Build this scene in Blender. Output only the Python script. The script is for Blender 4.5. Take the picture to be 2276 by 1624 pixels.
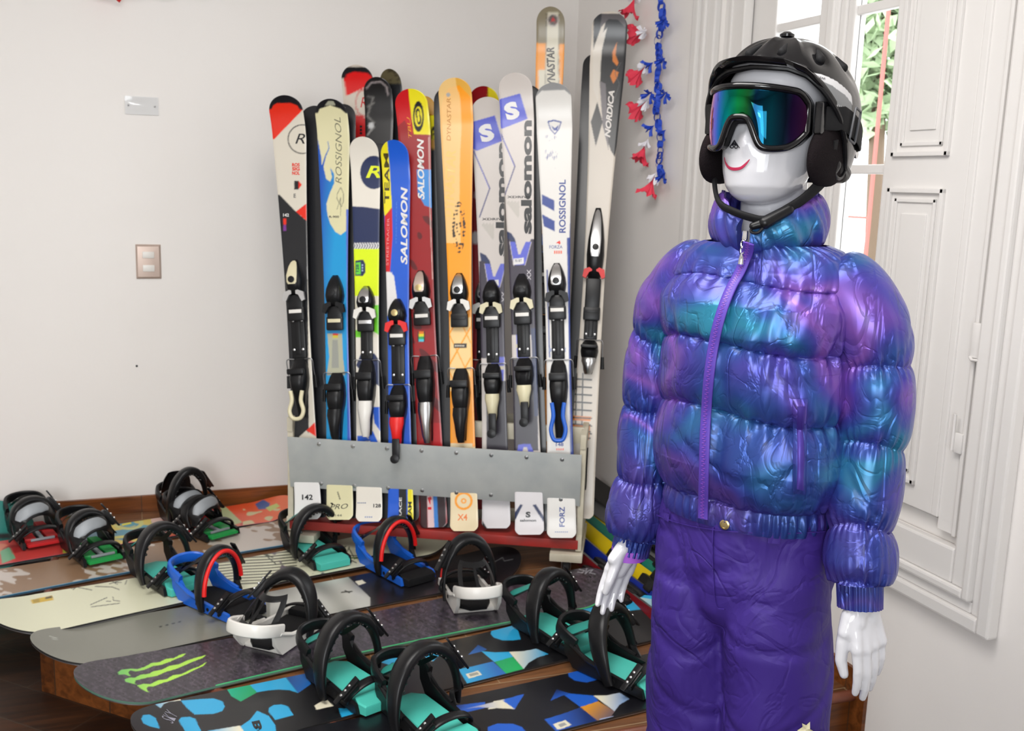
import bpy, bmesh, math, random
import numpy as np
from mathutils import Vector, Matrix
random.seed(5); rng=np.random.RandomState(7)
PI=math.pi
for o in list(bpy.data.objects): bpy.data.objects.remove(o)
scn=bpy.context.scene; COL=scn.collection
# ------------------------------------------------------------------ camera
# world: x runs along the left wall towards the corner, y into depth along the right wall, z up
FPX=2250.; PITCH=math.radians(10.1); ROLL=math.radians(-1.87); YAW=math.radians(20.65); CAMH=1.55
_fw=np.array([0,math.cos(PITCH),-math.sin(PITCH)]); _rt=np.array([1.,0,0]); _dn=np.cross(_fw,_rt)
_R=math.cos(ROLL)*_rt+math.sin(ROLL)*_dn; _D=-math.sin(ROLL)*_rt+math.cos(ROLL)*_dn
_cy,_sy=math.cos(YAW),math.sin(YAW)
def _w(a): return np.array([a[0]*_cy+a[1]*_sy,-a[0]*_sy+a[1]*_cy,a[2]])
CR,CD,CF=_w(_R),_w(_D),_w(_fw); CC=np.array([0,0,CAMH])
cam=bpy.data.cameras.new('camera'); co=bpy.data.objects.new('camera',cam); COL.objects.link(co)
cam.sensor_fit='HORIZONTAL'; cam.sensor_width=22.3; cam.lens=FPX/2276*22.3
cam.clip_start=.05; cam.clip_end=100
co.matrix_world=Matrix(((CR[0],-CD[0],-CF[0],0),(CR[1],-CD[1],-CF[1],0),(CR[2],-CD[2],-CF[2],CAMH),(0,0,0,1)))
cam.dof.use_dof=True; cam.dof.focus_distance=1.66; cam.dof.aperture_fstop=6.5
scn.camera=co
def ray(px,py): return CR*((px-1138)/FPX)+CD*((py-812)/FPX)+CF
def at_z(px,py,z): d=ray(px,py); return CC+d*((z-CAMH)/d[2])
def at_x(px,py,x): d=ray(px,py); return CC+d*(x/d[0])
def at_y(px,py,y): d=ray(px,py); return CC+d*(y/d[1])
def at_d(px,py,d): return CC+ray(px,py)*d
# ------------------------------------------------------------------ world, lights, exposure
W=bpy.data.worlds.new('world'); scn.world=W; W.use_nodes=True
W.node_tree.nodes['Background'].inputs[0].default_value=(.93,.97,1,1)
W.node_tree.nodes['Background'].inputs[1].default_value=5.0
scn.view_settings.view_transform='Standard'; scn.view_settings.look='None'
scn.view_settings.exposure=0.04; scn.view_settings.gamma=1.0
try: scn.view_settings.use_curve_mapping=False
except Exception: pass
def area(name,loc,target,sx,sy,power,col=(1,1,1)):
    l=bpy.data.lights.new(name,'AREA'); l.shape='RECTANGLE'; l.size=sx; l.size_y=sy; l.energy=power; l.color=col
    o=bpy.data.objects.new(name,l); COL.objects.link(o); o.location=loc
    o.rotation_euler=(Vector(target)-Vector(loc)).to_track_quat('-Z','Y').to_euler(); return o
area('ceiling_fill_light',(.0,1.3,2.98),(.0,1.301,0),1.6,1.6,74,(1,.97,.94))  # added fill light under the ceiling, no lamp fitting there
area('rear_fill_light',(-1.2,-1.35,1.6),(-.2,2.5,1.3),1.5,1.6,58,(.95,.98,1))  # added fill light standing inside the room, ahead of the rear window
area('camera_flash',(-.03,-.02,1.78),(.5,2,1.2),.16,.10,2.6,(1,1,1))
# ------------------------------------------------------------------ materials
MATS={}
def nodes_mat(name):
    m=bpy.data.materials.new(name); m.use_nodes=True; MATS[name]=m
    return m,m.node_tree.nodes,m.node_tree.links,m.node_tree.nodes['Principled BSDF']
def mat(name,col,rough=.5,metal=0.,coat=0.,bump=None,noise=None,spec=None,sheen=0):
    m,N,Lk,b=nodes_mat(name)
    b.inputs['Base Color'].default_value=(*col,1); b.inputs['Roughness'].default_value=rough
    b.inputs['Metallic'].default_value=metal; b.inputs['Coat Weight'].default_value=coat
    if spec is not None: b.inputs['Specular IOR Level'].default_value=spec
    tc=N.new('ShaderNodeTexCoord')
    if noise:
        n=N.new('ShaderNodeTexNoise'); n.inputs['Scale'].default_value=noise[0]; n.inputs['Detail'].default_value=4
        Lk.new(tc.outputs['Object'],n.inputs['Vector'])
        r=N.new('ShaderNodeValToRGB'); r.color_ramp.elements[0].position=.3; r.color_ramp.elements[1].position=.7
        r.color_ramp.elements[0].color=(*noise[1],1); r.color_ramp.elements[1].color=(*col,1)
        Lk.new(n.outputs['Fac'],r.inputs['Fac']); Lk.new(r.outputs['Color'],b.inputs['Base Color'])
    if bump:
        n=N.new('ShaderNodeTexNoise'); n.inputs['Scale'].default_value=bump[0]; n.inputs['Detail'].default_value=5
        Lk.new(tc.outputs['Object'],n.inputs['Vector'])
        bp=N.new('ShaderNodeBump'); bp.inputs['Strength'].default_value=bump[1]; bp.inputs['Distance'].default_value=bump[2]
        Lk.new(n.outputs['Fac'],bp.inputs['Height']); Lk.new(bp.outputs['Normal'],b.inputs['Normal'])
    return m
def sr(r,g,b):
    f=lambda c:(c/255/12.92 if c/255<=.04045 else ((c/255+.055)/1.055)**2.4)
    return (f(r),f(g),f(b))
mat('plaster',sr(236,232,228),.55,bump=(6,.25,.012))
mat('trim_paint',sr(222,219,216),.35,bump=(30,.12,.004))
mat('black_plastic',(.007,.007,.008),.34,spec=.3,bump=(60,.1,.001))
mat('black_gloss',(.005,.005,.006),.12,coat=.15,spec=.45)
mat('black_matte',(.009,.009,.010),.7,spec=.2,bump=(200,.3,.001))
mat('dark_green_plastic',(.003,.016,.015),.35,spec=.3)
mat('teal_foam',sr(72,188,172),.55,bump=(90,.25,.001))
mat('teal_dark',sr(48,150,138),.55,bump=(90,.25,.001))
mat('white_plastic',sr(225,222,216),.3)
mat('cream_plastic',sr(214,206,172),.35)
mat('red_rubber',sr(222,26,24),.4)
mat('red_foam',sr(190,28,32),.5)
mat('green_foam',sr(24,150,70),.5)
mat('blue_plastic',sr(28,96,200),.3)
mat('silver',(.62,.62,.62),.3,1.)
mat('silver_mesh',sr(150,155,160),.5,.2,bump=(260,.6,.001))
mat('steel_edge',(.35,.35,.36),.35,1.)
mat('galv_steel',sr(190,193,190),.6,.25,noise=(9,sr(172,176,176)),bump=(40,.08,.002))
mat('rack_cream',sr(212,205,186),.55,noise=(14,sr(190,182,160)))
mat('rack_red',sr(170,42,36),.5,noise=(10,sr(140,50,44)))
mat('champagne',sr(196,176,164),.35,.4)
mat('gloss_white',sr(204,204,209),.08,coat=.4)
mat('lip_red',sr(170,30,70),.5)
mat('ink',(.01,.01,.015),.5)
mat('red_paper',sr(232,60,84),.7)
mat('white_paper',sr(238,236,240),.7)
mat('blue_paper',sr(36,76,196),.6)
mat('tire',(.05,.05,.05),.6)
mat('chrome',(.8,.8,.82),.12,1.)
mat('gold',sr(190,170,120),.3,.9)
mat('purple_lining',sr(150,84,190),.5)
mat('fabric_black',sr(24,19,21),.9,bump=(420,.9,.002),spec=.1)
mat('bark',(.12,.08,.05),.8); mat('leaf',(.36,.46,.28),.6)
mat('red_frame',(.34,.09,.07),.5); mat('concrete',(.45,.45,.43),.8)
# painted surfaces: the colour of the print is stored on the surface
def paint(name,rough,coat,bump=None,metal=0.):
    m,N,Lk,b=nodes_mat(name); a=N.new('ShaderNodeAttribute'); a.attribute_name='Col'
    Lk.new(a.outputs['Color'],b.inputs['Base Color']); b.inputs['Roughness'].default_value=rough
    b.inputs['Coat Weight'].default_value=coat; b.inputs['Coat Roughness'].default_value=.15; b.inputs['Metallic'].default_value=metal
    return m
paint('print_gloss',.30,.12); paint('print_matte',.45,.0)
# glass
m,N,Lk,b=nodes_mat('glass'); b.inputs['Roughness'].default_value=0.02; b.inputs['Transmission Weight'].default_value=1; b.inputs['IOR'].default_value=1.05; b.inputs['Base Color'].default_value=(1,1,1,1)
m,N,Lk,b=nodes_mat('clear_plastic'); b.inputs['Base Color'].default_value=(.9,.9,.9,1); b.inputs['Roughness'].default_value=0.08; b.inputs['Transmission Weight'].default_value=.25; b.inputs['IOR'].default_value=1.4
# wood look tiles
def woodtile(name,c1,c2,c3,rough,L=.62,Wd=.155,rot=0.,mortar=(.03,.02,.012)):
    m,N,Lk,b=nodes_mat(name); tc=N.new('ShaderNodeTexCoord'); mp=N.new('ShaderNodeMapping')
    mp.inputs['Rotation'].default_value=(0,0,rot); Lk.new(tc.outputs['Object'],mp.inputs['Vector'])
    br=N.new('ShaderNodeTexBrick'); br.inputs['Scale'].default_value=1; br.inputs['Brick Width'].default_value=L; br.inputs['Row Height'].default_value=Wd
    br.inputs['Mortar Size'].default_value=.0018; br.inputs['Color1'].default_value=(0,0,0,1); br.inputs['Color2'].default_value=(1,1,1,1); br.inputs['Mortar'].default_value=(.5,.5,.5,1)
    Lk.new(mp.outputs['Vector'],br.inputs['Vector'])
    mp2=N.new('ShaderNodeMapping'); mp2.inputs['Scale'].default_value=(2.2,26,26); mp2.inputs['Rotation'].default_value=(0,0,rot); Lk.new(tc.outputs['Object'],mp2.inputs['Vector'])
    n=N.new('ShaderNodeTexNoise'); n.inputs['Scale'].default_value=1.6; n.inputs['Detail'].default_value=7; n.inputs['Distortion'].default_value=1.2
    Lk.new(mp2.outputs['Vector'],n.inputs['Vector'])
    mx=N.new('ShaderNodeMath'); mx.operation='MULTIPLY_ADD'; mx.inputs[1].default_value=.34; Lk.new(br.outputs['Color'],mx.inputs[0]); Lk.new(n.outputs['Fac'],mx.inputs[2])
    r=N.new('ShaderNodeValToRGB'); e=r.color_ramp.elements; e[0].position=.38; e[0].color=(*c1,1); e[1].position=.92; e[1].color=(*c3,1); k=e.new(.62); k.color=(*c2,1)
    Lk.new(mx.outputs[0],r.inputs['Fac'])
    mm=N.new('ShaderNodeMixRGB'); Lk.new(br.outputs['Fac'],mm.inputs[0]); Lk.new(r.outputs['Color'],mm.inputs[1]); mm.inputs[2].default_value=(*mortar,1)
    Lk.new(mm.outputs[0],b.inputs['Base Color']); b.inputs['Roughness'].default_value=rough
    return m
woodtile('floor_tile',sr(24,11,5),sr(42,22,9),sr(66,36,16),.42,rot=.78,mortar=sr(62,50,40))
woodtile('dais_tile',sr(74,46,26),sr(108,70,42),sr(134,90,56),.38,mortar=sr(150,125,95))
woodtile('dais_face_tile',sr(74,38,14),sr(112,62,26),sr(140,80,36),.3,rot=0,mortar=sr(70,50,36))
mat('nosing',sr(128,74,56),.35,noise=(9,sr(100,54,38)))
# ------------------------------------------------------------------ mesh helpers
class MB:
    def __init__(s): s.v=[]; s.f=[]; s.m=[]; s.c=[]
    def add(s,vs,fs,mi=0,col=None):
        o=len(s.v); s.v.extend([tuple(map(float,p)) for p in vs])
        s.f.extend([tuple(int(i)+o for i in f) for f in fs]); s.m.extend([mi]*len(fs))
        if col is None: s.c.extend([(1,1,1)]*len(vs))
        elif len(col)==len(vs) and not isinstance(col[0],(int,float)): s.c.extend([tuple(c) for c in col])
        else: s.c.extend([tuple(col)]*len(vs))
        return s
    def box(s,c,d,mi=0,M=None,col=None,bev=.0):
        x,y,z=[q/2 for q in d]; bv=min(bev,x*.9,y*.9,z*.9)
        if bv<=0:
            vs=[(sx*x,sy*y,sz*z) for sx in(-1,1) for sy in(-1,1) for sz in(-1,1)]
            fs=[(0,1,3,2),(4,6,7,5),(0,4,5,1),(2,3,7,6),(0,2,6,4),(1,5,7,3)]
        else:
            b=bmesh.new(); bmesh.ops.create_cube(b,size=1)
            for q in b.verts: q.co=Vector((q.co.x*2*x,q.co.y*2*y,q.co.z*2*z))
            bmesh.ops.bevel(b,geom=b.edges[:],offset=bv,segments=2,affect='EDGES',profile=.6)
            b.verts.index_update(); vs=[tuple(q.co) for q in b.verts]; fs=[[q.index for q in f.verts] for f in b.faces]; b.free()
        vs=[Vector(p) for p in vs]
        if M is not None: vs=[M@p for p in vs]
        vs=[p+Vector(c) for p in vs]; return s.add(vs,fs,mi,col)
    def grid(s,P,closed_u=False,closed_v=False,mi=0,cap=False,col=None,flip=False):
        P=np.asarray(P,float); n,k=P.shape[:2]; vs=P.reshape(-1,3); fs=[]
        for i in range(n if closed_v else n-1):
            for j in range(k if closed_u else k-1):
                a=i*k+j; b_=i*k+(j+1)%k; c=((i+1)%n)*k+(j+1)%k; d=((i+1)%n)*k+j
                fs.append((a,d,c,b_) if flip else (a,b_,c,d))
        if cap:
            fs.append(tuple(range(k))[::-1] if not flip else tuple(range(k))); fs.append(tuple((n-1)*k+j for j in range(k)) if not flip else tuple((n-1)*k+j for j in range(k))[::-1])
        return s.add(list(vs),fs,mi,col)
    def tube(s,pts,r,mi=0,n=10,cap=True,flat=1.,col=None):
        pts=[Vector(p) for p in pts]; rs=r if hasattr(r,'__len__') else [r]*len(pts); rings=[]
        up=Vector((0,0,1)); T0=(pts[1]-pts[0]).normalized()
        if abs(T0.z)>.95: up=Vector((1,0,0))
        a=T0.cross(up).normalized()
        for i,p in enumerate(pts):
            T=(pts[min(i+1,len(pts)-1)]-pts[max(i-1,0)]).normalized(); a=(a-T*a.dot(T)).normalized(); b=T.cross(a)
            rings.append([p+(a*math.cos(t)+b*math.sin(t)*flat)*rs[i] for t in [2*PI*j/n for j in range(n)]])
        return s.grid(np.array([[list(q) for q in R_] for R_ in rings]),closed_u=True,mi=mi,cap=cap,col=col)
    def capsule(s,p,q,r1,r2,mi=0,n=14):
        p,q=Vector(p),Vector(q); d=(q-p).normalized(); pts=[];rs=[]
        for t in (-1,-.8,-.5,-.2): pts.append(p+d*r1*t); rs.append(max(r1*math.sqrt(max(0,1-t*t)),1e-4))
        for t in np.linspace(0,1,5): pts.append(p.lerp(q,float(t))); rs.append(r1+(r2-r1)*t)
        for t in (.2,.5,.8,1): pts.append(q+d*r2*t); rs.append(max(r2*math.sqrt(max(0,1-t*t)),1e-4))
        return s.tube(pts,rs,mi,n)
    def ribbon(s,pts,side,w,th,mi=0,col=None,bulge=0.):
        """strap: flat band along pts; side = width direction(s), th thickness"""
        pts=[Vector(p) for p in pts]; n=len(pts); rings=[]
        for i,p in enumerate(pts):
            T=(pts[min(i+1,n-1)]-pts[max(i-1,0)]).normalized(); S=Vector(side[i] if isinstance(side,list) else side); S=(S-T*S.dot(T)).normalized(); Nn=T.cross(S)
            ww=(w[i] if hasattr(w,'__len__') else w)/2; t=(th[i] if hasattr(th,'__len__') else th)/2
            rings.append([list(p+S*ww*a+Nn*t*b) for a,b in ((-1,-.4),(-.85,-1),(-.4,-1-bulge),(.4,-1-bulge),(.85,-1),(1,-.4),(1,.4),(.85,1),(.4,1+bulge),(-.4,1+bulge),(-.85,1),(-1,.4))])
        return s.grid(np.array(rings),closed_u=True,mi=mi,cap=True,col=col)
    def prism(s,poly,z0,z1,mi=0,M=None,col=None):
        n=len(poly); vs=[Vector((p[0],p[1],z0)) for p in poly]+[Vector((p[0],p[1],z1)) for p in poly]
        if M is not None: vs=[M@p for p in vs]
        fs=[tuple(range(n))[::-1],tuple(range(n,2*n))]+[(i,(i+1)%n,n+(i+1)%n,n+i) for i in range(n)]
        return s.add(vs,fs,mi,col)
    def lathe(s,prof,n=24,mi=0,M=None,col=None):
        P=[]
        for r,z in prof:
            row=[Vector((r*math.cos(2*PI*j/n),r*math.sin(2*PI*j/n),z)) for j in range(n)]
            if M is not None: row=[M@q for q in row]
            P.append([list(q) for q in row])
        return s.grid(np.array(P),closed_u=True,mi=mi,cap=True,col=col)
    def build(s,name,mats,parent=None,smooth=True,angle=None,recalc=True):
        me=bpy.data.meshes.new(name); me.from_pydata(s.v,[],s.f)
        for m_ in ([mats] if isinstance(mats,str) else mats): me.materials.append(MATS[m_])
        me.polygons.foreach_set('material_index',s.m)
        at=me.color_attributes.new('Col','FLOAT_COLOR','POINT'); c=np.ones((len(s.v),4),np.float32); c[:,:3]=np.array(s.c,np.float32).reshape(-1,3); at.data.foreach_set('color',c.ravel())
        if recalc:
            b=bmesh.new(); b.from_mesh(me); bmesh.ops.recalc_face_normals(b,faces=b.faces[:]); b.to_mesh(me); b.free()
        me.polygons.foreach_set('use_smooth',[bool(smooth)]*len(me.polygons)); 
        if smooth and angle!=0:
            try: me.set_sharp_from_angle(angle=math.radians(angle or 40))
            except Exception: pass
        me.update(); o=bpy.data.objects.new(name,me); COL.objects.link(o)
        if parent is not None: o.parent=parent
        return o
def tag(o,label=None,cat=None,group=None,kind=None):
    if label: o['label']=label
    if cat: o['category']=cat
    if group: o['group']=group
    if kind: o['kind']=kind
    return o
def empty(name,loc=(0,0,0),M=None,**k):
    o=bpy.data.objects.new(name,None); COL.objects.link(o); o.empty_display_size=.1
    if M is not None: o.matrix_world=M
    else: o.location=loc
    return tag(o,**k)
def frame(x,y,z,o): return Matrix(((x[0],y[0],z[0],o[0]),(x[1],y[1],z[1],o[1]),(x[2],y[2],z[2],o[2]),(0,0,0,1)))
def rotm(ax,deg): return Matrix.Rotation(math.radians(deg),4,ax)
_tc={}
def text2d(t,bold=0.,shear=0.,sx=1.):
    k=(t,bold,shear)
    if k not in _tc:
        c=bpy.data.curves.new('lettering','FONT'); c.body=t; c.size=1; c.offset=bold; c.shear=shear; c.align_x='CENTER'; c.align_y='CENTER'; c.resolution_u=3
        o=bpy.data.objects.new('lettering',c); COL.objects.link(o); bpy.context.view_layer.update()
        me=bpy.data.meshes.new_from_object(o); V_=np.array([q.co[:2] for q in me.vertices]); F_=[tuple(p.vertices) for p in me.polygons]
        bpy.data.objects.remove(o); bpy.data.curves.remove(c); bpy.data.meshes.remove(me)
        mn=V_.min(0); mxx=V_.max(0); V_=(V_-(mn+mxx)/2)/(mxx-mn); _tc[k]=(V_,F_)   # normalised to a unit box
    return _tc[k]
def inpoly(X,Y,poly):
    r=np.zeros(X.shape,bool); n=len(poly)
    for i in range(n):
        x1,y1=poly[i]; x2,y2=poly[(i+1)%n]
        if y1==y2: continue
        c=((Y>=min(y1,y2))&(Y<max(y1,y2)))&(X<(x2-x1)*(Y-y1)/(y2-y1)+x1); r^=c
    return r
def spline(pts,n=30):
    """Catmull-Rom through points"""
    P=[np.array(p,float) for p in pts]; P=[2*P[0]-P[1]]+P+[2*P[-1]-P[-2]]; out=[]
    m_=len(P)-3
    for k in range(n+1):
        t=k/n*m_; i=min(int(t),m_-1); f=t-i; a,b,c,d=P[i:i+4]
        out.append(.5*((2*b)+(-a+c)*f+(2*a-5*b+4*c-d)*f*f+(-a+3*b-3*c+d)*f**3))
    return out
def noise3(X,Y,Z,s,seed=0):
    """cheap smooth pseudo noise made of sines"""
    r=np.random.RandomState(seed); o=np.zeros_like(X)
    for _ in range(7):
        k=r.normal(size=3)*s; o=o+np.sin(X*k[0]+Y*k[1]+Z*k[2]+r.uniform(0,6.28))
    return o/7**.5
# ------------------------------------------------------------------ the room
XR,YB,ZS,BH=1.878,4.295,.17,.07       # right wall, left (far) wall, dais height, baseboard height
XL,YN,ZC=-3.2,-2.6,3.05
def struct(name,mb,mats,smooth=False): return tag(mb.build(name,mats,smooth=smooth),kind='structure')
struct('floor',MB().box(((XL+XR)/2,(YN+YB)/2,-.05),(XR-XL+.6,YB-YN+.6,.1)),'floor_tile')
dp=[(-.30,YB),(-.30,3.14),(.70,2.14),(XR,2.14),(XR,YB)]
mb=MB(); n=len(dp)
mb.add([(x,y,ZS) for x,y in dp],[tuple(range(n))],0)
def facepoly(mb,a,b,z0,z1,mi):
    mb.add([(*a,z0),(*b,z0),(*b,z1),(*a,z1)],[(0,1,2,3)],mi)
for a,b in ((dp[0],dp[1]),(dp[1],dp[2]),(dp[2],dp[3])): facepoly(mb,a,b,0,ZS,1)
dais=struct('trim_1',mb,['dais_tile','dais_face_tile']); 
mb=MB()
for a,b in ((dp[1],dp[2]),(dp[2],dp[3])):
    a=Vector((*a,ZS-.008)); b=Vector((*b,ZS-.008)); mb.tube([a,b],.016,0,10)
mb.tube([Vector((*dp[0],ZS-.008)),Vector((*dp[1],ZS-.008))],.016,0,10)
struct('trim_2',mb,'nosing',True)
struct('wall_left',MB().box(((XL+XR)/2,YB+.1,ZC/2),(XR-XL+.6,.2,ZC)),'plaster')
WB0,WB1,WZ0,WZ1=1.815,3.10,.70,2.82
mb=MB(); T=.36
for (y0,y1,z0,z1) in ((YN,WB0,0,ZC),(WB1,YB,0,ZC),(WB0,WB1,0,WZ0),(WB0,WB1,WZ1,ZC)):
    mb.box((XR+T/2,(y0+y1)/2,(z0+z1)/2),(T,y1-y0,z1-z0))
struct('wall_right',mb,'plaster')
mb=MB()
for (x0,x1,z0,z1) in ((XL,-2.0,0,ZC),(-2.0,-.4,0,.8),(-2.0,-.4,2.4,ZC),(-.4,XR,0,ZC)): mb.box(((x0+x1)/2,YN-.1,(z0+z1)/2),(x1-x0,.2,z1-z0))
struct('wall_near',mb,'plaster')
struct('wall_far_side',MB().box((XL-.1,(YN+YB)/2,ZC/2),(.2,YB-YN+.4,ZC)),'plaster')
struct('ceiling',MB().box(((XL+XR)/2,(YN+YB)/2,ZC+.05),(XR-XL+.6,YB-YN+.6,.1)),'plaster')
mb=MB()
for p in ((-2.0,.8,-1.96,2.4),(-.44,.8,-.4,2.4),(-1.22,.8,-1.18,2.4),(-2,.8,-.4,.85),(-2,2.35,-.4,2.4)): mb.box(((p[0]+p[2])/2,YN-.03,(p[1]+p[3])/2),(p[2]-p[0],.05,p[3]-p[1]))
struct('window_2',mb,'trim_paint')
mb=MB().box(((-.364+XR)/2,YB-.006,ZS+BH/2),(XR+.364,.012,BH),bev=.002); mb.box((-.332,YB-.006,(ZS+BH)/2-.0001),(.064,.0118,ZS+BH))
struct('baseboard_left',mb,'dais_face_tile')
mb=MB().box((XR-.006,(2.09+YB)/2,ZS+BH/2),(.012,YB-2.09,BH)); mb.box((XR-.006,2.115,(ZS)/2),(.0118,.05,ZS)); mb.box((XR-.0055,1.0+.545,.0+ .0005),(.011,1.09,.001))
struct('baseboard_right',mb,'dais_face_tile')
# window casing on the right wall (profiled architrave)
mb=MB()
def casing(mb,o0,o1,th,z0,z1,mi=0):
    # rectangular ring: outer b o0..o1, inner offset by width w
    pass
rings=[(1.685,3.235,.535,.0,.034),(1.722,3.198,.572,.0,.022),(1.752,3.168,.602,.0,.036),(1.775,3.145,.625,.0,.026)]
inner=(WB0,WB1,WZ0)
for k,(b0,b1,z0,_,th) in enumerate(rings):
    nb=rings[k+1] if k+1<len(rings) else None
    i0,i1,iz=(nb[0],nb[1],nb[2]) if nb else (inner[0]-.0,inner[1]+.0,inner[2])
    if nb is None: i0,i1,iz=WB0+.004,WB1-.004,WZ0+.012
    mb.box((XR-th/2,(b0+i0)/2,(z0+2.95)/2),(th,i0-b0,2.95-z0),bev=.006)
    mb.box((XR-th/2,(b1+i1)/2,(z0+2.95)/2),(th,b1-i1,2.95-z0),bev=.006)
    mb.box((XR-th/2,(i0+i1)/2,(z0+iz)/2),(th,i1-i0,iz-z0),bev=.006)
for k,(z,th) in enumerate(((2.86,.03),(2.93,.036))): mb.box((XR-th/2,2.46,z+.02),(th,1.55,.06),bev=.006)
struct('trim_3',mb,'trim_paint')
# window: two casements with glazing bars, mullion, shutters
XG=1.935
mb=MB()
def bar(y0,y1,z0,z1,x0=XG-.02,x1=XG+.02,bev=.005): mb.box(((x0+x1)/2,(y0+y1)/2,(z0+z1)/2),(x1-x0,y1-y0,z1-z0),bev=bev)
bar(WB1-.05,WB1+.0,WZ0,WZ1,XG-.04,XG+.05)           # left jamb
bar(WB0,WB0+.05,WZ0,WZ1,XG-.04,XG+.05)
bar(WB0,WB1,WZ1-.05,WZ1,XG-.04,XG+.05); bar(WB0,WB1,WZ0,WZ0+.05,XG-.03,XG+.05)
bar(2.505,2.555,WZ0+.05,WZ1-.05,XG-.035,XG+.03)    # meeting stile
bar(2.480,2.505,WZ0+.05,WZ1-.05,XG-.028,XG+.03); bar(2.515,2.545,WZ0+.05,WZ1-.05,XG-.045,XG+.0)
for (y0,y1) in ((2.83,3.05),(2.555,2.61),(2.45,2.48),(1.865,2.02)): bar(y0,y1,WZ0+.05,WZ1-.05)
for (y0,y1) in ((2.02,2.45),(2.61,2.83)):
    bar(y0,y1,WZ0+.05,WZ0+.14); bar(y0,y1,WZ1-.12,WZ1-.05)
    for z in (2.485,2.062,1.625,1.19): bar(y0,y1,z-.013,z+.013,XG-.012,XG+.012,.003)
win=struct('window_1',mb,'trim_paint')
tag(MB().box((XG,2.235,1.76),(.003,.43,2.0)).build('pane','glass',win,False)); tag(MB().box((XG,2.72,1.76),(.003,.22,2.0)).build('pane','glass',win,False))
# inside shutter leaf, with raised panels
XS=1.893
mb=MB().box((XS,2.084,1.77),(.026,.298,2.02),bev=.003)
def panel(y0,y1,z0,z1):
    for d,t,w in ((0,.010,.012),(.026,.005,.010)):
        a0,a1,c0,c1=y0+d,y1-d,z0+d,z1-d; x=XS-.013-t/2
        mb.box((x,a0+w/2,(c0+c1)/2),(t,w,c1-c0),bev=.0018); mb.box((x,a1-w/2,(c0+c1)/2),(t,w,c1-c0),bev=.0018)
        mb.box((x,(a0+a1)/2,c0+w/2),(t,a1-a0,w),bev=.0018); mb.box((x,(a0+a1)/2,c1-w/2),(t,a1-a0,w),bev=.0018)
    mb.box((XS-.014,(y0+y1)/2,(z0+z1)/2),(.006,(y1-y0)*.45,(z1-z0)-.13),bev=.0018)
panel(2.00,2.20,1.655,2.70); panel(2.00,2.20,.82,1.575)
mb.box((XS-.004,1.925,1.75),(.02,.022,1.98),bev=.003)
struct('window_3',mb,'trim_paint')
mb=MB().box((XS,3.00,1.77),(.03,.10,2.02),bev=.004); mb.box((XS-.006,2.955,1.77),(.03,.012,2.02),bev=.003); mb.box((XS-.006,3.03,1.77),(.03,.012,2.02),bev=.003)
struct('window_4',mb,'trim_paint')
mb=MB().box((XS-.002,1.878,1.77),(.012,.075,2.08),bev=.002); mb.box((XS-.012,1.852,1.77),(.012,.012,2.08),bev=.003)
struct('trim_4',mb,'trim_paint')
# latch and hinge plates, painted over
lt=empty('shutter_latch',(1.87,1.85,1.24),label='white painted iron latch plate on the window shutter frame',cat='latch')
c=at_x(2172,757,1.868); lt.location=(1.868,c[1],c[2])
MB().box((0,0,0),(.010,.030,.085),bev=.006).build('latch_plate','trim_paint',lt)
MB().tube([(-.004,.012,-.042),(-.012,-.002,-.046),(-.012,-.03,-.043)],.004).build('hook','trim_paint',lt)
mb=MB().box((0,-.035,-.083),(.006,.022,.078),bev=.002)
for k in range(3): mb.lathe([(.0035,-.001),(.0035,.002),(.001,.003)],12,M=Matrix.Translation((-.003,-.035+.001*k,-.06-.022*k))@rotm('Y',-90))
mb.build('hinge_plate','trim_paint',lt)
hg=at_x(2128,985,1.87); hh=empty('iron_hinge',(1.874,hg[1],hg[2]),label='small white painted hinge low on the shutter frame, below the latch',cat='hinge')
MB().box((0,0,0),(.008,.026,.05),bev=.003).build('hinge_leaf','trim_paint',hh); MB().tube([(-.006,.014,-.02),(-.006,.014,.07)],.004).build('hinge_pin','trim_paint',hh)
# seen through the window
TC=Vector(at_x(1975,95,5.6)); mb=MB(); 
for k in range(1500):
    p=Vector(rng.normal(0,1,3)); p.normalize(); p*=rng.uniform(.5,1); c=TC+Vector((p.x*.5,p.y*.42,p.z*.75)); a=rng.normal(0,1,3); a/=np.linalg.norm(a); b_=np.cross(a,rng.normal(0,1,3)); b_/=np.linalg.norm(b_); a*=.08; b_*=.045
    mb.add([c-Vector(a),c+Vector(b_),c+Vector(a),c-Vector(b_)],[(0,1,2,3)])
tr=empty('street_tree',(TC.x,TC.y,0),label='pale green leafy tree outside, seen through the window glass',cat='tree')
o=mb.build('foliage','leaf',None,False,recalc=False); o.parent=tr; o.matrix_parent_inverse=Matrix.Translation((-TC.x,-TC.y,0))
MB().tube([(0,0,0),(.05,.02,1.2),(-.03,.05,2.6),(0,0,3.3)],[.09,.07,.06,.03]).build('trunk','bark',tr)
gt=empty('garden_gate',(3.3,float(at_x(1952,200,3.3)[1])-.02,0),label='thin red metal gate posts outside beyond the window',cat='gate')
mb=MB()
for dy in (0,.32): mb.box((0,dy,1.3),(.014,.014,2.6))
mb.box((0,.16,1.45),(.012,.32,.012)); mb.build('frame','red_frame',gt,False)
tag(MB().box((5.5,5,-.04),(6.4,12,.06)).build('pavement','concrete',smooth=False),kind='structure')
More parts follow.
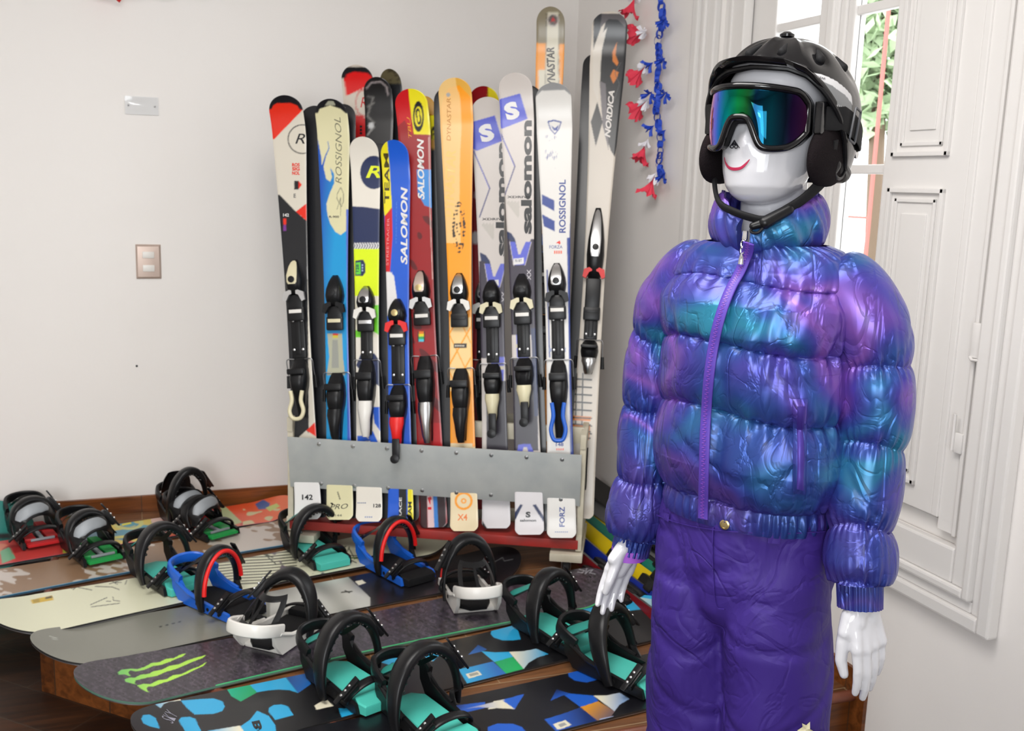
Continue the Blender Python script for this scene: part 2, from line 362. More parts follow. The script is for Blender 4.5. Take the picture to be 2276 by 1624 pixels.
# ---- wall fittings on the left wall
def on_left(px,py,y=YB): return at_y(px,py,y)
c=on_left(330,581); sw=empty('light_switch',(c[0],YB,c[2]),label='champagne double rocker light switch on the white wall',cat='light switch')
mb=MB(); P=[]
for t,d in ((1,.0),(1,.004),(.86,.010),(.5,.0115)): P.append([[a*.047*t if abs(t)==1 or True else 0,-d,b*.068*(t if t==1 else t*1.03)] for a,b in ((-1,-1),(1,-1),(1,1),(-1,1))])
mb.grid(np.array(P),closed_u=True,cap=True); mb.build('cover_plate','champagne',sw,angle=20)
for z in (.027,-.026): MB().box((0,-.0125,z),(.044,.006,.026),bev=.002).build('rocker','cream_plastic' if 0 else 'white_plastic',sw)
c=on_left(315,235); pl=empty('blank_cover_plate',(c[0],YB,c[2]),label='clear plastic blank cover plate screwed to wall above the switch',cat='cover plate')
mb=MB(); xs=np.linspace(-.061,.061,14); zs=np.linspace(-.034,.034,8)
mb.grid(np.array([[[x,-.004-.004*max(0,z/.034)**2*(1-(x/.061)**2),z] for x in xs] for z in zs])); mb.grid(np.array([[[x,-.001,z] for x in xs] for z in zs]),flip=True); mb.build('sheet','clear_plastic',pl)
for x in (-.048,.048): MB().lathe([(.003,0),(.003,.002),(.001,.003)],10,M=Matrix.Translation((x,-.007,-.001))@rotm('X',90)).build('screw','steel_edge',pl)
c=on_left(304,813); tag(MB().lathe([(.0045,0),(.004,.004),(.001,.006)],10,M=Matrix.Translation((c[0],YB,c[2]))@rotm('X',90)).build('wall_plug','ink'),'tiny dark nail hole plug in the white wall under the switch','plug')
# ------------------------------------------------------------------ paper garlands
def petals(mb,n,r,l,rnd,mi=0,spread=1.,aim=(0,0,-1),drop=.4):
    aim=Vector(aim).normalized(); q=aim.to_track_quat('Z','Y').to_matrix().to_4x4()
    for k in range(n):
        a=2*PI*k/n+rnd.uniform(-.2,.2); L=l*rnd.uniform(.8,1.15); P=[]
        for i,t in enumerate(np.linspace(0,1,7)):
            w=r*(.22+1.5*t-.75*t**3); ro=spread*(.25*t+.55*t*t)*L; z=t*L*(1-.2*t)
            row=[]
            for j in np.linspace(-1,1,5):
                aa=a+j*w/(ro+.02)*.5; notch=(1-.16*(1-abs(j))) if i==6 else 1
                row.append(list(q@Vector((ro*math.cos(aa),ro*math.sin(aa),z*notch+.006*math.sin(j*5+k)))))
            P.append(row)
        mb.grid(np.array(P),mi=mi)
gl=empty('paper_garland',(XR-.03,3.50,2.2),label='red white and blue paper flower garland hanging on wall by the corner',cat='garland')
rnd=random.Random(3)
G0=Matrix.Translation((-(XR-.03),-3.50,-2.2))
def gput(mb,name,m):
    o=mb.build(name,m,None); o.matrix_world=Matrix(); o.parent=gl; o.matrix_parent_inverse=G0; return o
pts=[(1465,-120),(1466,-60),(1468,0),(1474,45),(1462,90),(1466,130),(1460,175),(1464,205),(1458,245),(1466,290),(1468,335),(1464,365),(1472,395)]
mb=MB(); ch=[at_x(a,b,XR-.028) for a,b in pts]
for i in range(len(ch)-1):
    for t in np.arange(0,1,.34):
        p=Vector(ch[i]*(1-t)+ch[i+1]*t); ang=rnd.uniform(0,PI); A=Vector((math.sin(ang)*.5,math.cos(ang),.0)).normalized(); Z=Vector((rnd.uniform(-.15,.15),rnd.uniform(-.15,.15),1)).normalized()
        R0=rnd.uniform(.013,.02); pp=[p+A*math.cos(s)*R0*.65+Z*math.sin(s)*R0 for s in np.linspace(0,2*PI,13)]
        mb.ribbon(pp,A.cross(Z),.017,.0008)
gput(mb,'paper_chain','blue_paper')
for (px,py) in ((1480,52),(1477,140),(1482,215),(1478,300),(1478,395),(1450,150),(1448,215),(1452,290)):
    mb=MB(); 
    petals(mb,4,.036,.036,rnd,aim=(-.4,rnd.uniform(-.4,.4),-.4)); o=gput(mb,'blue_flower','blue_paper')
    p=at_x(px,py-10,XR-.035); o.matrix_parent_inverse=Matrix.Translation(Vector(p)-Vector((XR-.03,3.50,2.2)))
for (px,py,dx,dy) in ((1412,-8,-10,26),(1430,72,-32,8),(1434,148,-22,22),(1436,225,-24,20),(1437,318,-12,28),(1455,392,-18,40)):
    p=Vector(at_x(px,py,XR-.04)); q=Vector(at_x(px+dx,py+dy,XR-.055)); d=(q-p).normalized()
    for (m_,n_,r_,l_,sp,off,nm) in (('white_paper',5,.034,.040,.9,-.014,'white_calyx'),('red_paper',5,.062,.088,.55,.004,'red_flower')):
        mb=MB(); petals(mb,n_,r_,l_,rnd,spread=sp,aim=d); o=gput(mb,nm,m_); o.matrix_parent_inverse=Matrix.Translation(p+d*off-Vector((XR-.03,3.50,2.2)))
g2=empty('ceiling_garland',(.0,YB-.05,2.25),label='red and white tissue garland on left wall at the top edge of the photo',cat='garland')
mb=MB(); petals(mb,6,.05,.07,rnd,aim=(-.2,-.2,-1)); o=mb.build('red_flower','red_rubber',g2); o.location=(-.06,0,.0)
for k in range(3):
    mb=MB(); petals(mb,6,.06,.06,rnd,aim=(.1,-.2,-1),spread=1.2); o=mb.build('white_flower','white_paper',g2); o.location=(.07+.13*k,0,.015+.012*k)
# ------------------------------------------------------------------ ski rack
RX=Vector((.8895,-.457,0)); RY=Vector((.457,.8895,0)); SC=1.07; RO=Vector((.520,3.635,ZS-.0966))
rack=empty('ski_rack',M=frame(RX,RY,Vector((0,0,1)),RO)@Matrix.Scale(SC,4)); tag(rack,'cream wooden ski rack on castors with galvanised front panel and red shelf','ski rack')
bpy.context.view_layer.update()
def rk(mb,name,m,smooth=True): 
    return mb.build(name,m,rack,smooth)
mb=MB(); mb.box((.49,0,.428),(1.0,.004,.186),M=None,bev=.001)
o=rk(mb,'front_panel','galv_steel'); o.rotation_euler=(math.radians(9),0,0); o.location=(0,.068,.0)
mb=MB()
for z in (.502,.355):
    for k in range(8): mb.lathe([(.0075,0),(.006,.003),(.001,.0045)],12,M=Matrix.Translation((.10+.118*k,.0+ (0.0),z))@rotm('X',90))
o=rk(mb,'bolt_heads','silver'); o.rotation_euler=(math.radians(9),0,0); o.location=(0,.0655,.0); o.name='bolt'
rk(MB().box((.49,.075,.198),(1.0,.15,.032),bev=.004),'shelf','rack_red')
rk(MB().box((.49,.115,.55),(1.0,.02,.055),bev=.003),'middle_rail','rack_cream')
rk(MB().box((.49,.255,.55),(1.0,.02,.055),bev=.003),'rear_rail','rack_cream')
rk(MB().box((.49,.27,.20),(1.0,.03,.04),bev=.003),'lower_rail','rack_cream')
for x in (-.012,.992):
    rk(MB().box((x,.045,.37),(.02,.05,.40),bev=.003),'post','rack_cream'); rk(MB().box((x,.265,.37),(.02,.05,.40),bev=.003),'post','rack_cream')
    rk(MB().box((x,.155,.55),(.02,.28,.05),bev=.003),'side_rail','rack_cream'); rk(MB().box((x,.155,.20),(.02,.30,.05),bev=.003),'side_rail','rack_cream')
    s=-1 if x>.5 else 1
    rk(MB().box((x+s*.04,.155,.155),(.11,.34,.028),bev=.003),'foot_board','rack_cream')
    for y in (.03,.28):
        f=rk(MB().box((x+s*.04,y,.138),(.05,.05,.006)).box((x+s*.04-.015,y,.122),(.003,.026,.034)).box((x+s*.04+.015,y,.122),(.003,.026,.034)),'castor','silver',False)
        rk(MB().lathe([(.006,-.011),(.016,-.011),(.018,-.007),(.018,.007),(.016,.011),(.006,.011)],20,M=Matrix.Translation((x+s*.04,y+.004,.1086))@rotm('Y',90)),'wheel','tire').parent=f
rk(MB().box((1.004,.09,.44),(.004,.035,.14),bev=.001),'black_sticker','black_matte')
# ------------------------------------------------------------------ printed graphics
def project(P):
    P=np.asarray(P,float)-CC; x=P@CR; y=P@CD; z=P@CF
    return np.stack([x/z*FPX+1138,y/z*FPX+812],-1)
def K(x0,y0,s): return lambda *pts:[(x0+p[0]/s,y0+p[1]/s) for p in pts]
K1=K(580,140,3.3825); K2=K(580,560,3.69); K3=K(960,10,2.952); K4=K(960,540,3.383); K5=K(600,940,2.7756)
KA=K(0,1020,3.448); KB=K(60,1200,2.845); KC=K(560,1080,2.586); KD=K(1100,1200,3.829); ID=lambda *p:list(p)
def apply_art(uv,base,art):
    X,Y=uv[...,0],uv[...,1]; C=np.zeros(X.shape+(3,)); C[:]=base
    for a in art:
        k=a[0]
        if k=='P':      # polygon, colour, optional gradient to colour 2 between two points
            m_=inpoly(X,Y,a[1])
            if len(a)>3:
                g0,g1=np.array(a[4][0]),np.array(a[4][1]); d=g1-g0; t=np.clip(((X-g0[0])*d[0]+(Y-g0[1])*d[1])/(d@d),0,1)[...,None]
                col=np.array(a[2])*(1-t)+np.array(a[3])*t; C[m_]=col[m_]
            else: C[m_]=a[2]
        elif k=='E':    # ellipse centre, rx, ry, colour, inner ratio
            (cx,cy),rx,ry,col,ri=a[1:6]; q=((X-cx)/rx)**2+((Y-cy)/ry)**2; C[(q<1)&(q>=ri*ri)]=col
        elif k=='L':    # line strokes pts width colour
            pts,w,col=a[1:4]
            for (x1,y1),(x2,y2) in zip(pts[:-1],pts[1:]):
                dx,dy=x2-x1,y2-y1; t=np.clip(((X-x1)*dx+(Y-y1)*dy)/(dx*dx+dy*dy+1e-9),0,1); C[((X-x1-t*dx)**2+(Y-y1-t*dy)**2)<(w/2)**2]=col
        elif k=='F': C=a[1](X,Y,C)
    return C
def paint_aa(uv,base,art,d=.8):
    return sum(apply_art(uv+np.array(o),base,art) for o in ((-d*.5,-d*.2),(d*.2,-d*.5),(d*.5,d*.2),(-d*.2,d*.5)))/4
def strokes_noise(X,Y,s,seed,thr=0.):
    return noise3(X,Y,X*0,s,seed)>thr
# ------------------------------------------------------------------ skis
def hwid(u,sh,wa,ta,L):
    """half width of a ski at height u (0 tail .. L tip)"""
    t=u/L; a=np.where(t<.45,wa+(ta-wa)*((.45-t)/.45)**1.7,wa+(sh-wa)*(np.clip((t-.45)/.45,0,1.12))**1.6)
    r=.055; e=np.clip((u-(L-r))/r,0,1); a=np.where(t>.9,sh,a)*np.sqrt(np.clip(1-e**2.3,0,1))
    e2=np.clip((.02-u)/.02,0,1); return a*(1-.28*e2**2)/2+.0005
def make_ski(label,bot,top,db,dt,base,art,texts=(),w=(.112,.076,.093),bind=None,group=None,tipk=.05,name='ski',fine=1,lean=None):
    w=tuple(q*SC for q in w); B=Vector(at_d(*bot,db*SC)); Tt=Vector(at_d(*top,dt*SC))
    ez=(Tt-B); L=ez.length; ez.normalize(); ey=(RY-ez*RY.dot(ez)).normalized(); ex=ey.cross(ez)
    root=empty(name,M=frame(ex,ey,ez,B)); tag(root,label,'ski',group)
    Mt=np.array(frame(ex,ey,ez,B)); sh,wa,ta=w
    curve=lambda u:-tipk*np.clip((u-(L-.16))/.16,0,1)**2-.012*np.clip((.08-u)/.08,0,1)**2
    us=np.concatenate([np.arange(0,L-.05,.0024*fine),L-.05+.05*np.sin(np.linspace(0,PI/2,26))]); ts=np.linspace(-1,1,int(43/fine)|1)
    U,Tn=np.meshgrid(us,ts,indexing='ij'); hw=hwid(U,sh,wa,ta,L); X=Tn*hw; th=.011*np.minimum(1,np.maximum(.35,1-np.abs(U-L*.45)/L)); 
    Yf=curve(U)-th+.003*np.clip(np.abs(Tn)-.9,0,1)*10*.3; G=np.stack([X,Yf,U],-1)
    wp=G@Mt[:3,:3].T+Mt[:3,3]; uv=project(wp); C=paint_aa(uv,base,art,1.5*fine)
    mb=MB(); mb.grid(G,mi=0,col=C.reshape(-1,3))
    # base and sidewalls
    ub=us[::6] if us[::6][-1]==us[-1] else np.append(us[::6],us[-1]); hb=hwid(ub,sh,wa,ta,L); yb=curve(ub); tb=.011*np.minimum(1,np.maximum(.35,1-np.abs(ub-L*.45)/L))
    P=np.stack([np.stack([s*hb,yb+o,ub],-1) for s,o in ((-1,0),(1,0))],1)
    mb.grid(P,mi=1,flip=True)
    for s in (-1,1):
        P=np.stack([np.stack([s*hb,yb-tb+.0009,ub],-1),np.stack([s*hb,yb,ub],-1)],1); mb.grid(P,mi=2,flip=(s<0))
    mb.add([(-hb[0],yb[0]-tb[0],0),(hb[0],yb[0]-tb[0],0),(hb[0],yb[0],0),(-hb[0],yb[0],0)],[(0,1,2,3)],1)
    def loc(px,py):
        r=Vector(ray(px,py)); o=Vector(CC); t=(B-o).dot(ey)/r.dot(ey); p=o+r*t-B; return p.dot(ex),p.dot(ez)
    for (s,c,wv,hv,col,*opt) in texts:
        bold=opt[0] if opt else .02; shr=opt[1] if len(opt)>1 else 0.
        if set(s)<={'X'} and len(s)>2:      # print too fine to read: a row of small dashes
            nn=len(s); V_=np.array([(-.5+(i+q[0])/nn,q[1]) for i in range(nn) for q in ((.12,-.4),(.8,-.4),(.8,.35),(.12,.35))]); F_=[tuple(range(4*i,4*i+4)) for i in range(nn)]
        else: V_,F_=text2d(s,bold,shr)
        c0=np.array(loc(*c)); a=np.array(loc(c[0]+wv[0],c[1]+wv[1]))-c0; b=np.array(loc(c[0]+hv[0],c[1]+hv[1]))-c0
        Q=c0+V_[:,:1]*a+V_[:,1:]*b; hwq=hwid(Q[:,1],sh,wa,ta,L); Q[:,0]=np.clip(Q[:,0],-hwq*.985,hwq*.985)
        thq=.011*np.minimum(1,np.maximum(.35,1-np.abs(Q[:,1]-L*.45)/L)); yy=curve(Q[:,1])-thq-.0008
        mb.add(np.stack([Q[:,0],yy,Q[:,1]],-1),F_,0,col)
    mb.build('ski_body',['print_gloss','black_gloss','steel_edge'],root,True,50,recalc=False)
    if bind:
        zt=lambda y:(loc(bot[0],y)[1] if True else 0)
        binding(root,[zt(y) for y in bind['y']],bind,wa)
    return root,L
def binding(root,zs,b,wa):
    """zs: toe top, toe bottom, heel top, heel bottom (heights along the ski)"""
    t1,t0,h1,h0=zs; y0=-.011; W_=.066
    st=b.get('style','a'); cap=b.get('cap','silver'); wing=b.get('wing','white_plastic'); lev=b.get('lever','black_plastic'); body=b.get('body','black_plastic')
    # plate
    if b.get('plate',True):
        mb=MB(); pw=b.get('pw',.052)
        mb.box((0,y0-.005,(t0+h1)/2),(pw,.010,(t0-h1)*.96),bev=.004); mb.box((0,y0-.011,(t0+h1)/2),(pw*.35,.004,(t0-h1)*.8),bev=.002)
        for s in (-1,1):
            for z in (.2,.8): mb.lathe([(.0045,0),(.0045,.002),(.002,.003)],10,1,M=Matrix.Translation((s*pw*.32,y0-.0095,h1+(t0-h1)*z))@rotm('X',90))
        mb.build('binding_plate',['black_plastic' if 'platecol' not in b else b['platecol'],'silver'],root)
    # toe piece: rounded wedge
    H=t1-t0; mb=MB(); n=18; P=[]
    for z,wf,d in ((0,.62,.012),(.06,.78,.030),(.18,.92,.044),(.34,1.0,.050),(.55,.92,.046),(.75,.72,.034),(.9,.5,.02),(1.,.30,.006)):
        row=[]
        for j in range(n):
            a=PI*j/(n-1); c_=math.cos(a); s_=math.sin(a)
            row.append([W_/2*wf*abs(c_)**.7*(1 if c_>0 else -1),y0-d*s_**.6,t0+H*(.30+.70*z)])
        P.append(row)
    mb.grid(np.array(P),mi=0,cap=True)
    mb.box((0,y0-.012,t0+H*.16),(W_*.85,.022,H*.30),bev=.006)
    tp=mb.build('toe_piece',body,root)
    mb=MB(); P=[]
    for z,wf in ((.30,.40),(.36,.52),(.55,.56),(.8,.44),(.92,.30),(.97,.12)):
        d=np.interp(z,(.18,.34,.55,.75,.9,1),(.044,.052,.048,.036,.022,.008)); row=[]
        for j in range(9):
            a=PI*(.12+.76*j/8); row.append([W_/2*wf*math.cos(a)*1.1,y0-d-.0022*math.sin(a),t0+H*(.30+.70*(z))])
        P.append(row)
    mb.grid(np.array(P)); P2=np.array(P); P2[:,:,1]+=.004; mb.grid(P2,flip=True)
    mb.build('toe_cap',cap,tp)
    MB().lathe([(.012,0),(.012,.003),(.004,.004)],18,M=Matrix.Translation((0,y0-.0535,t0+H*.60))@rotm('X',90)).build('release_indicator',b.get('dial','black_plastic'),tp)
    for s in (-1,1):
        mb=MB(); mb.prism([(0,0),(.030,-.012),(.034,-.040),(.022,-.046),(.010,-.022),(0,-.018)],0,.016,M=Matrix(((s,0,0,s*.008),(0,0,-1,y0-.022),(0,1,0,t0+H*.42),(0,0,0,1))))
        mb.build('toe_wing',wing,tp,False)
    # white anti friction pad just below the toe
    mb=MB().box((0,y0-.018,t0+H*.0-.012),(W_*.95,.016,.050),bev=.006); pd_=mb.build('toe_pad',body,root)
    MB().box((0,y0-.0268,t0-.002),(W_*.72,.003,.013),bev=.001).build('glide_strip',b.get('pad','white_plastic'),pd_)
    # heel piece
    Hh=h1-h0; mb=MB(); P=[]
    for z,wf,d in ((1.,.55,.010),(.93,.8,.020),(.82,.95,.044),(.66,1.0,.062),(.52,.9,.058),(.40,.7,.045),(.2,.55,.028),(0,.45,.012)):
        row=[]
        for j in range(n):
            a=PI*j/(n-1); c_=math.cos(a); s_=math.sin(a); row.append([W_/2*wf*abs(c_)**.6*(1 if c_>0 else -1),y0-d*s_**.55,h0+Hh*z])
        P.append(row)
    mb.grid(np.array(P),cap=True,flip=True)
    mb.box((0,y0-.056,h0+Hh*.79),(W_*.95,.018,Hh*.10),bev=.005)
    hp=mb.build('heel_piece',body,root)
    # lever: open horseshoe or solid
    l0,l1=h0-Hh*.02,h0+Hh*.46
    if b.get('open',False):
        pts=[(-.022,y0-.058,l1),(-.017,y0-.062,l1-(l1-l0)*.35),(-.026,y0-.066,l1-(l1-l0)*.7),(-.017,y0-.068,l0+.006),(0,y0-.069,l0),(.017,y0-.068,l0+.006),(.026,y0-.066,l1-(l1-l0)*.7),(.017,y0-.062,l1-(l1-l0)*.35),(.022,y0-.058,l1)]
        MB().tube(spline(pts,40),.0075,n=10).build('heel_lever',lev,hp)
    else:
        mb=MB(); P=[]
        for z,x,d in ((1,.026,.060),(.8,.027,.066),(.5,.020,.066),(.2,.017,.060),(0,.012,.05)):
            P.append([[x*math.cos(a)*1.,y0-d+.022-.020*math.sin(a),l0+(l1-l0)*z] for a in np.linspace(0,2*PI,14)[:-1]])
        mb.grid(np.array(P),closed_u=True,cap=True); mb.build('heel_lever',lev,hp)
    if b.get('tongue'):
        MB().box((.004,y0-.075,l0-.01),(.028,.010,.075),bev=.005).lathe([(.016,0),(.016,.006),(.004,.008)],16,M=Matrix.Translation((.0,y0-.076,l0-.045))@rotm('X',90)).build('release_tab',b['tongue'],hp)
    # brake arms
    for s in (-1,1):
        zb=h1+ .01; x=wa/2+.006; pts=[(s*.02,y0-.006,zb-.01),(s*x,y0-.008,zb-.012),(s*(x+.002),y0+.002,zb-.05),(s*(x+.004),y0+.012,zb-.09)]
        a=MB().tube(spline(pts,12),.0022,n=8).build('brake_arm','steel_edge',root)
        MB().tube([(s*(x+.004),y0+.010,zb-.07),(s*(x+.006),y0+.016,zb-.115)],[.006,.0075],n=10).build('brake_tip','black_plastic',a)
cream=sr(214,207,192); red=sr(226,40,14); blk=sr(18,19,24); white=sr(226,224,222); navy=sr(28,42,84); blue=sr(24,90,205); yel=sr(236,222,30)
def stripe_guard(pts,col=blk): return ('P',pts,col)
dF=lambda x: 3.49-(x-687)/562*.10        # front row depth follows the rack
# 1 white, red and black 142
make_ski('white ski with red tip corner, black lower half and number 142, leftmost in the rack',(687,1152),(640,220),dF(687),dF(687),cream,[
 ('P',K1((40,200),(330,200),(335,330),(100,572),(30,572)),red),
 ('P',K1((30,200),(340,200),(330,352),(290,350),(275,320),(220,300),(120,302),(92,318),(80,345),(30,352)),blk),
 ('E',K1((312,572))[0],33,33,blk,.93),
 ('P',K1((262,1117),(350,1050),(350,1190)),red),
 ('P',K1((100,990),(140,990),(262,1117),(348,1190),(360,2880),(60,2880)),blk),
 ('P',K2((372,1462),(442,1395),(480,1530)),red),('P',K2((315,1512),(372,1462),(430,1530),(310,1530)),cream),
 ('P',[(640,1030),(730,1030),(730,1170),(640,1170)],white),
 ('P',K1((168,1168),(190,1168),(190,1215),(168,1215)),red),('P',K1((168,1216),(190,1216),(190,1262),(168,1262)),sr(120,50,140)),
 ('P',K1((250,885),(282,885),(282,950),(250,950)),blk),('P',K1((282,885),(308,915),(282,948)),red),
 ('L',K1((338,560),(346,1050),(352,1624)),1.6,white)],
 [('R',K1((300,572))[0],(22,0),(0,-22),blk,.0,.3),('ROS',K1((268,768))[0],(17,0),(0,-8),red,.04),('SIG',K1((268,798))[0],(17,0),(0,-8),red,.04),('NOL',K1((268,830))[0],(17,0),(0,-8),red,.04),
  ('E',K1((260,1000))[0],(5,0),(0,-9),sr(90,90,90)),('142',K1((195,1145))[0],(13,0),(0,-7),white,.03),('142',K5((235,455))[0],(24,0),(0,-12),blk,.03)],
 bind=dict(y=(576,690,797,925),cap='cream_plastic',wing='silver',lever='cream_plastic',open=True),w=(.118,.077,.095))
make_ski('black ski base of the pair partner, between white red ski and cream blue ski',(704,1148),(697,234),dF(700)+.045,dF(700)+.045,blk,[],w=(.095,.074,.088),tipk=-.01,fine=4)
# 2 cream and blue
cr2=sr(218,212,170); b2=sr(22,84,180); b2l=sr(10,150,212)
make_ski('cream and blue flame ski with black tip guard, second from left in the rack',(757,1153),(741,228),dF(757),dF(757),cr2,[
 ('P',K1((425,560),(505,590),(515,640),(490,700),(470,780),(490,870),(520,892),(535,860),(520,785),(548,830),(552,900),(515,985),(492,1060),(500,1140),(520,1205),(560,1270),(600,1292),(640,1262),(656,1225),(680,1180),(720,2880),(420,2880)),b2,b2l,K1((450,1000),(580,1010))),
 ('P',K1((425,560),(500,585),(508,640),(480,700),(458,770),(452,700)),cr2),
 ('P',K1((640,1100),(700,1100),(730,2880),(650,2880)),sr(60,90,190)),
 ('P',K1((400,380),(430,375),(440,345),(520,318),(600,345),(640,380),(700,380),(700,250),(400,250)),blk),
 ('P',K1((480,318),(505,285),(545,285),(560,318)),sr(160,160,140)),
 ('P',K2((545,668),(665,668),(672,860),(690,1010),(540,1010),(560,860)),sr(176,176,152)),
 ('P',K2((585,720),(630,720),(640,950),(580,950)),sr(150,152,144)),
 ('P',K2((588,680),(632,680),(632,705),(588,705)),sr(200,190,60)),('P',K2((588,668),(632,668),(632,682),(588,682)),red),
 ('P',[(700,1030),(800,1030),(800,1180),(700,1180)],cr2),
 ('L',K1((600,935),(572,985),(572,1020),(605,1080),(620,1040),(620,980),(600,935)),1.2,sr(90,90,80)),('L',K1((572,1100),(600,1010),(598,1150)),1,sr(90,90,80)),
 ('L',K5((418,425),(432,470)),2,blk)],
 [('ROSSIGNOL',K1((588,665))[0],(0,-145),(-14,0),sr(120,118,96),-.005,.3),('R-900',K1((555,1158))[0],(22,0),(0,-5),sr(60,60,60)),('PRO',K5((430,512))[0],(40,-2),(0,-11),sr(60,60,50),.0,.3),('144',K5((430,565))[0],(15,0),(0,-5),sr(120,120,100))],
 bind=dict(y=(612,712,828,975),cap='black_plastic',wing='black_plastic',lever='black_plastic',pad='cream_plastic',plate=False),w=(.112,.079,.095))
make_ski('black ski peeking out behind the cream and blue ski',(772,1150),(758,230),dF(765)+.04,dF(765)+.04,blk,[],w=(.10,.074,.088),tipk=-.01,fine=4)
# 3 white, navy and lime junior ski
lime=sr(218,240,10)
def ragged(X,Y,C):
    m_=(Y>1350/3.3825+140)&(Y<1420/3.3825+140)&(np.sin(X*1.1+np.sin(Y*.4)*2)>-.35); C[m_]=white; return C
make_ski('short white ski with navy circle logo and lime middle, third in the rack',(822,1157),(813,311),dF(822),dF(822),sr(228,222,210),[
 ('P',K1((600,1072),(780,1082),(950,1105),(950,1350),(600,1350)),navy),('P',K1((600,1350),(950,1350),(950,1420),(600,1420)),navy),('F',ragged),
 ('P',[(770,553),(870,553),(870,660),(770,660)],lime),('P',K2((760,360),(1000,360),(1000,700),(760,700)),sr(226,220,200)),
 ('P',K2((905,435),(1000,435),(1000,700),(905,640)),sr(110,210,30)),('P',K2((760,640),(830,640),(830,700),(760,700)),sr(110,210,30)),
 ('P',K2((820,830),(930,830),(1000,930),(1000,1120),(880,1040),(780,930)),navy),('P',K2((915,1270),(1000,1270),(1000,1500),(930,1400)),blue),
 ('P',K2((790,1505),(850,1505),(900,1545),(790,1560)),blue),('P',K2((840,1430),(920,1470),(960,1560),(900,1560)),blue),
 ('E',K1((848,822))[0],30,37,navy,0),
 ('P',K1((708,1485),(770,1478),(785,1510),(785,1575),(765,1600),(708,1600)),navy),('P',K1((714,1500),(748,1496),(750,1588),(714,1590)),sr(100,210,60))],
 [('R',K1((850,822))[0],(34,0),(0,-26),sr(225,235,30),.02,.3),('128',K1((731,1543))[0],(0,-16),(-6,0),navy),('XXX',K1((768,1540))[0],(0,-18),(-5,0),sr(150,170,200)),('128',K5((665,507))[0],(17,0),(0,-8),blk,.03),('XXXXX',K5((570,490))[0],(20,0),(0,-3),sr(120,130,160)),('XXXX',K5((615,575))[0],(18,0),(0,-4),sr(150,160,190))],
 bind=dict(y=(636,715,800,965),cap='silver',wing='white_plastic',lever='white_plastic',pad='silver',pw=.045),w=(.100,.079,.092))
make_ski('black ski base edge right behind the short white and lime ski',(846,1150),(838,318),dF(846)+.04,dF(846)+.04,blk,[],w=(.095,.076,.085),tipk=-.01,fine=4)
# 4 blue TEAM
make_ski('short blue ski with yellow TEAM strip and white lettering, fourth in the rack',(892,1162),(881,318),dF(892),dF(892),blue,[
 ('P',K1((880,560),(950,590),(965,760),(985,1085),(930,1150),(880,900)),yel),
 ('P',K1((930,1150),(985,1085),(990,1300),(970,1570),(930,1570)),sr(205,20,30)),('P',K1((930,1570),(972,1570),(1000,1600),(1040,1900),(930,1900)),white),
 ('P',K2((1075,160),(1040,230),(1030,450),(1075,480)),white),
 ('P',K2((1090,840),(1150,840),(1155,950),(1130,975),(1085,950)),blk),
 *[('P',K2((1104,870+i*18),(1137,870+i*18),(1137,888+i*18),(1104,888+i*18)),c) for i,c in enumerate((sr(120,30,150),sr(220,30,30),sr(240,140,20),sr(240,220,40),sr(40,170,90),sr(80,200,220)))],
 ('P',K5((795,400),(842,400),(842,650),(795,650)),blk),('P',K5((850,400),(900,400),(900,650),(850,650)),yel)],
 [('SALOMON',K1((1080,1225))[0],(0,-172),(-15,0),white,.03,.2),('TEAM',K1((952,875))[0],(2,-108),(-11,0),sr(70,60,10),.02),('STREETRACER',K1((958,1345))[0],(2,-105),(-5,0),sr(225,150,150),.0),
  ('STREETRACER',K1((1022,1200))[0],(1,-95),(-3,0),sr(70,120,210)),('RACE',K5((808,520))[0],(0,-46),(-6,0),white),('TEAM',K5((866,550))[0],(0,-48),(-8,0),blk)],
 bind=dict(y=(664,745,855,985),cap='black_plastic',wing='red_rubber',lever='red_rubber',dial='gold',tongue='black_plastic',pw=.05),w=(.095,.072,.090))
make_ski('black ski edge showing behind the short blue ski',(908,1155),(903,326),dF(905)+.04,dF(905)+.04,blk,[],w=(.085,.07,.08),tipk=-.01,fine=4)
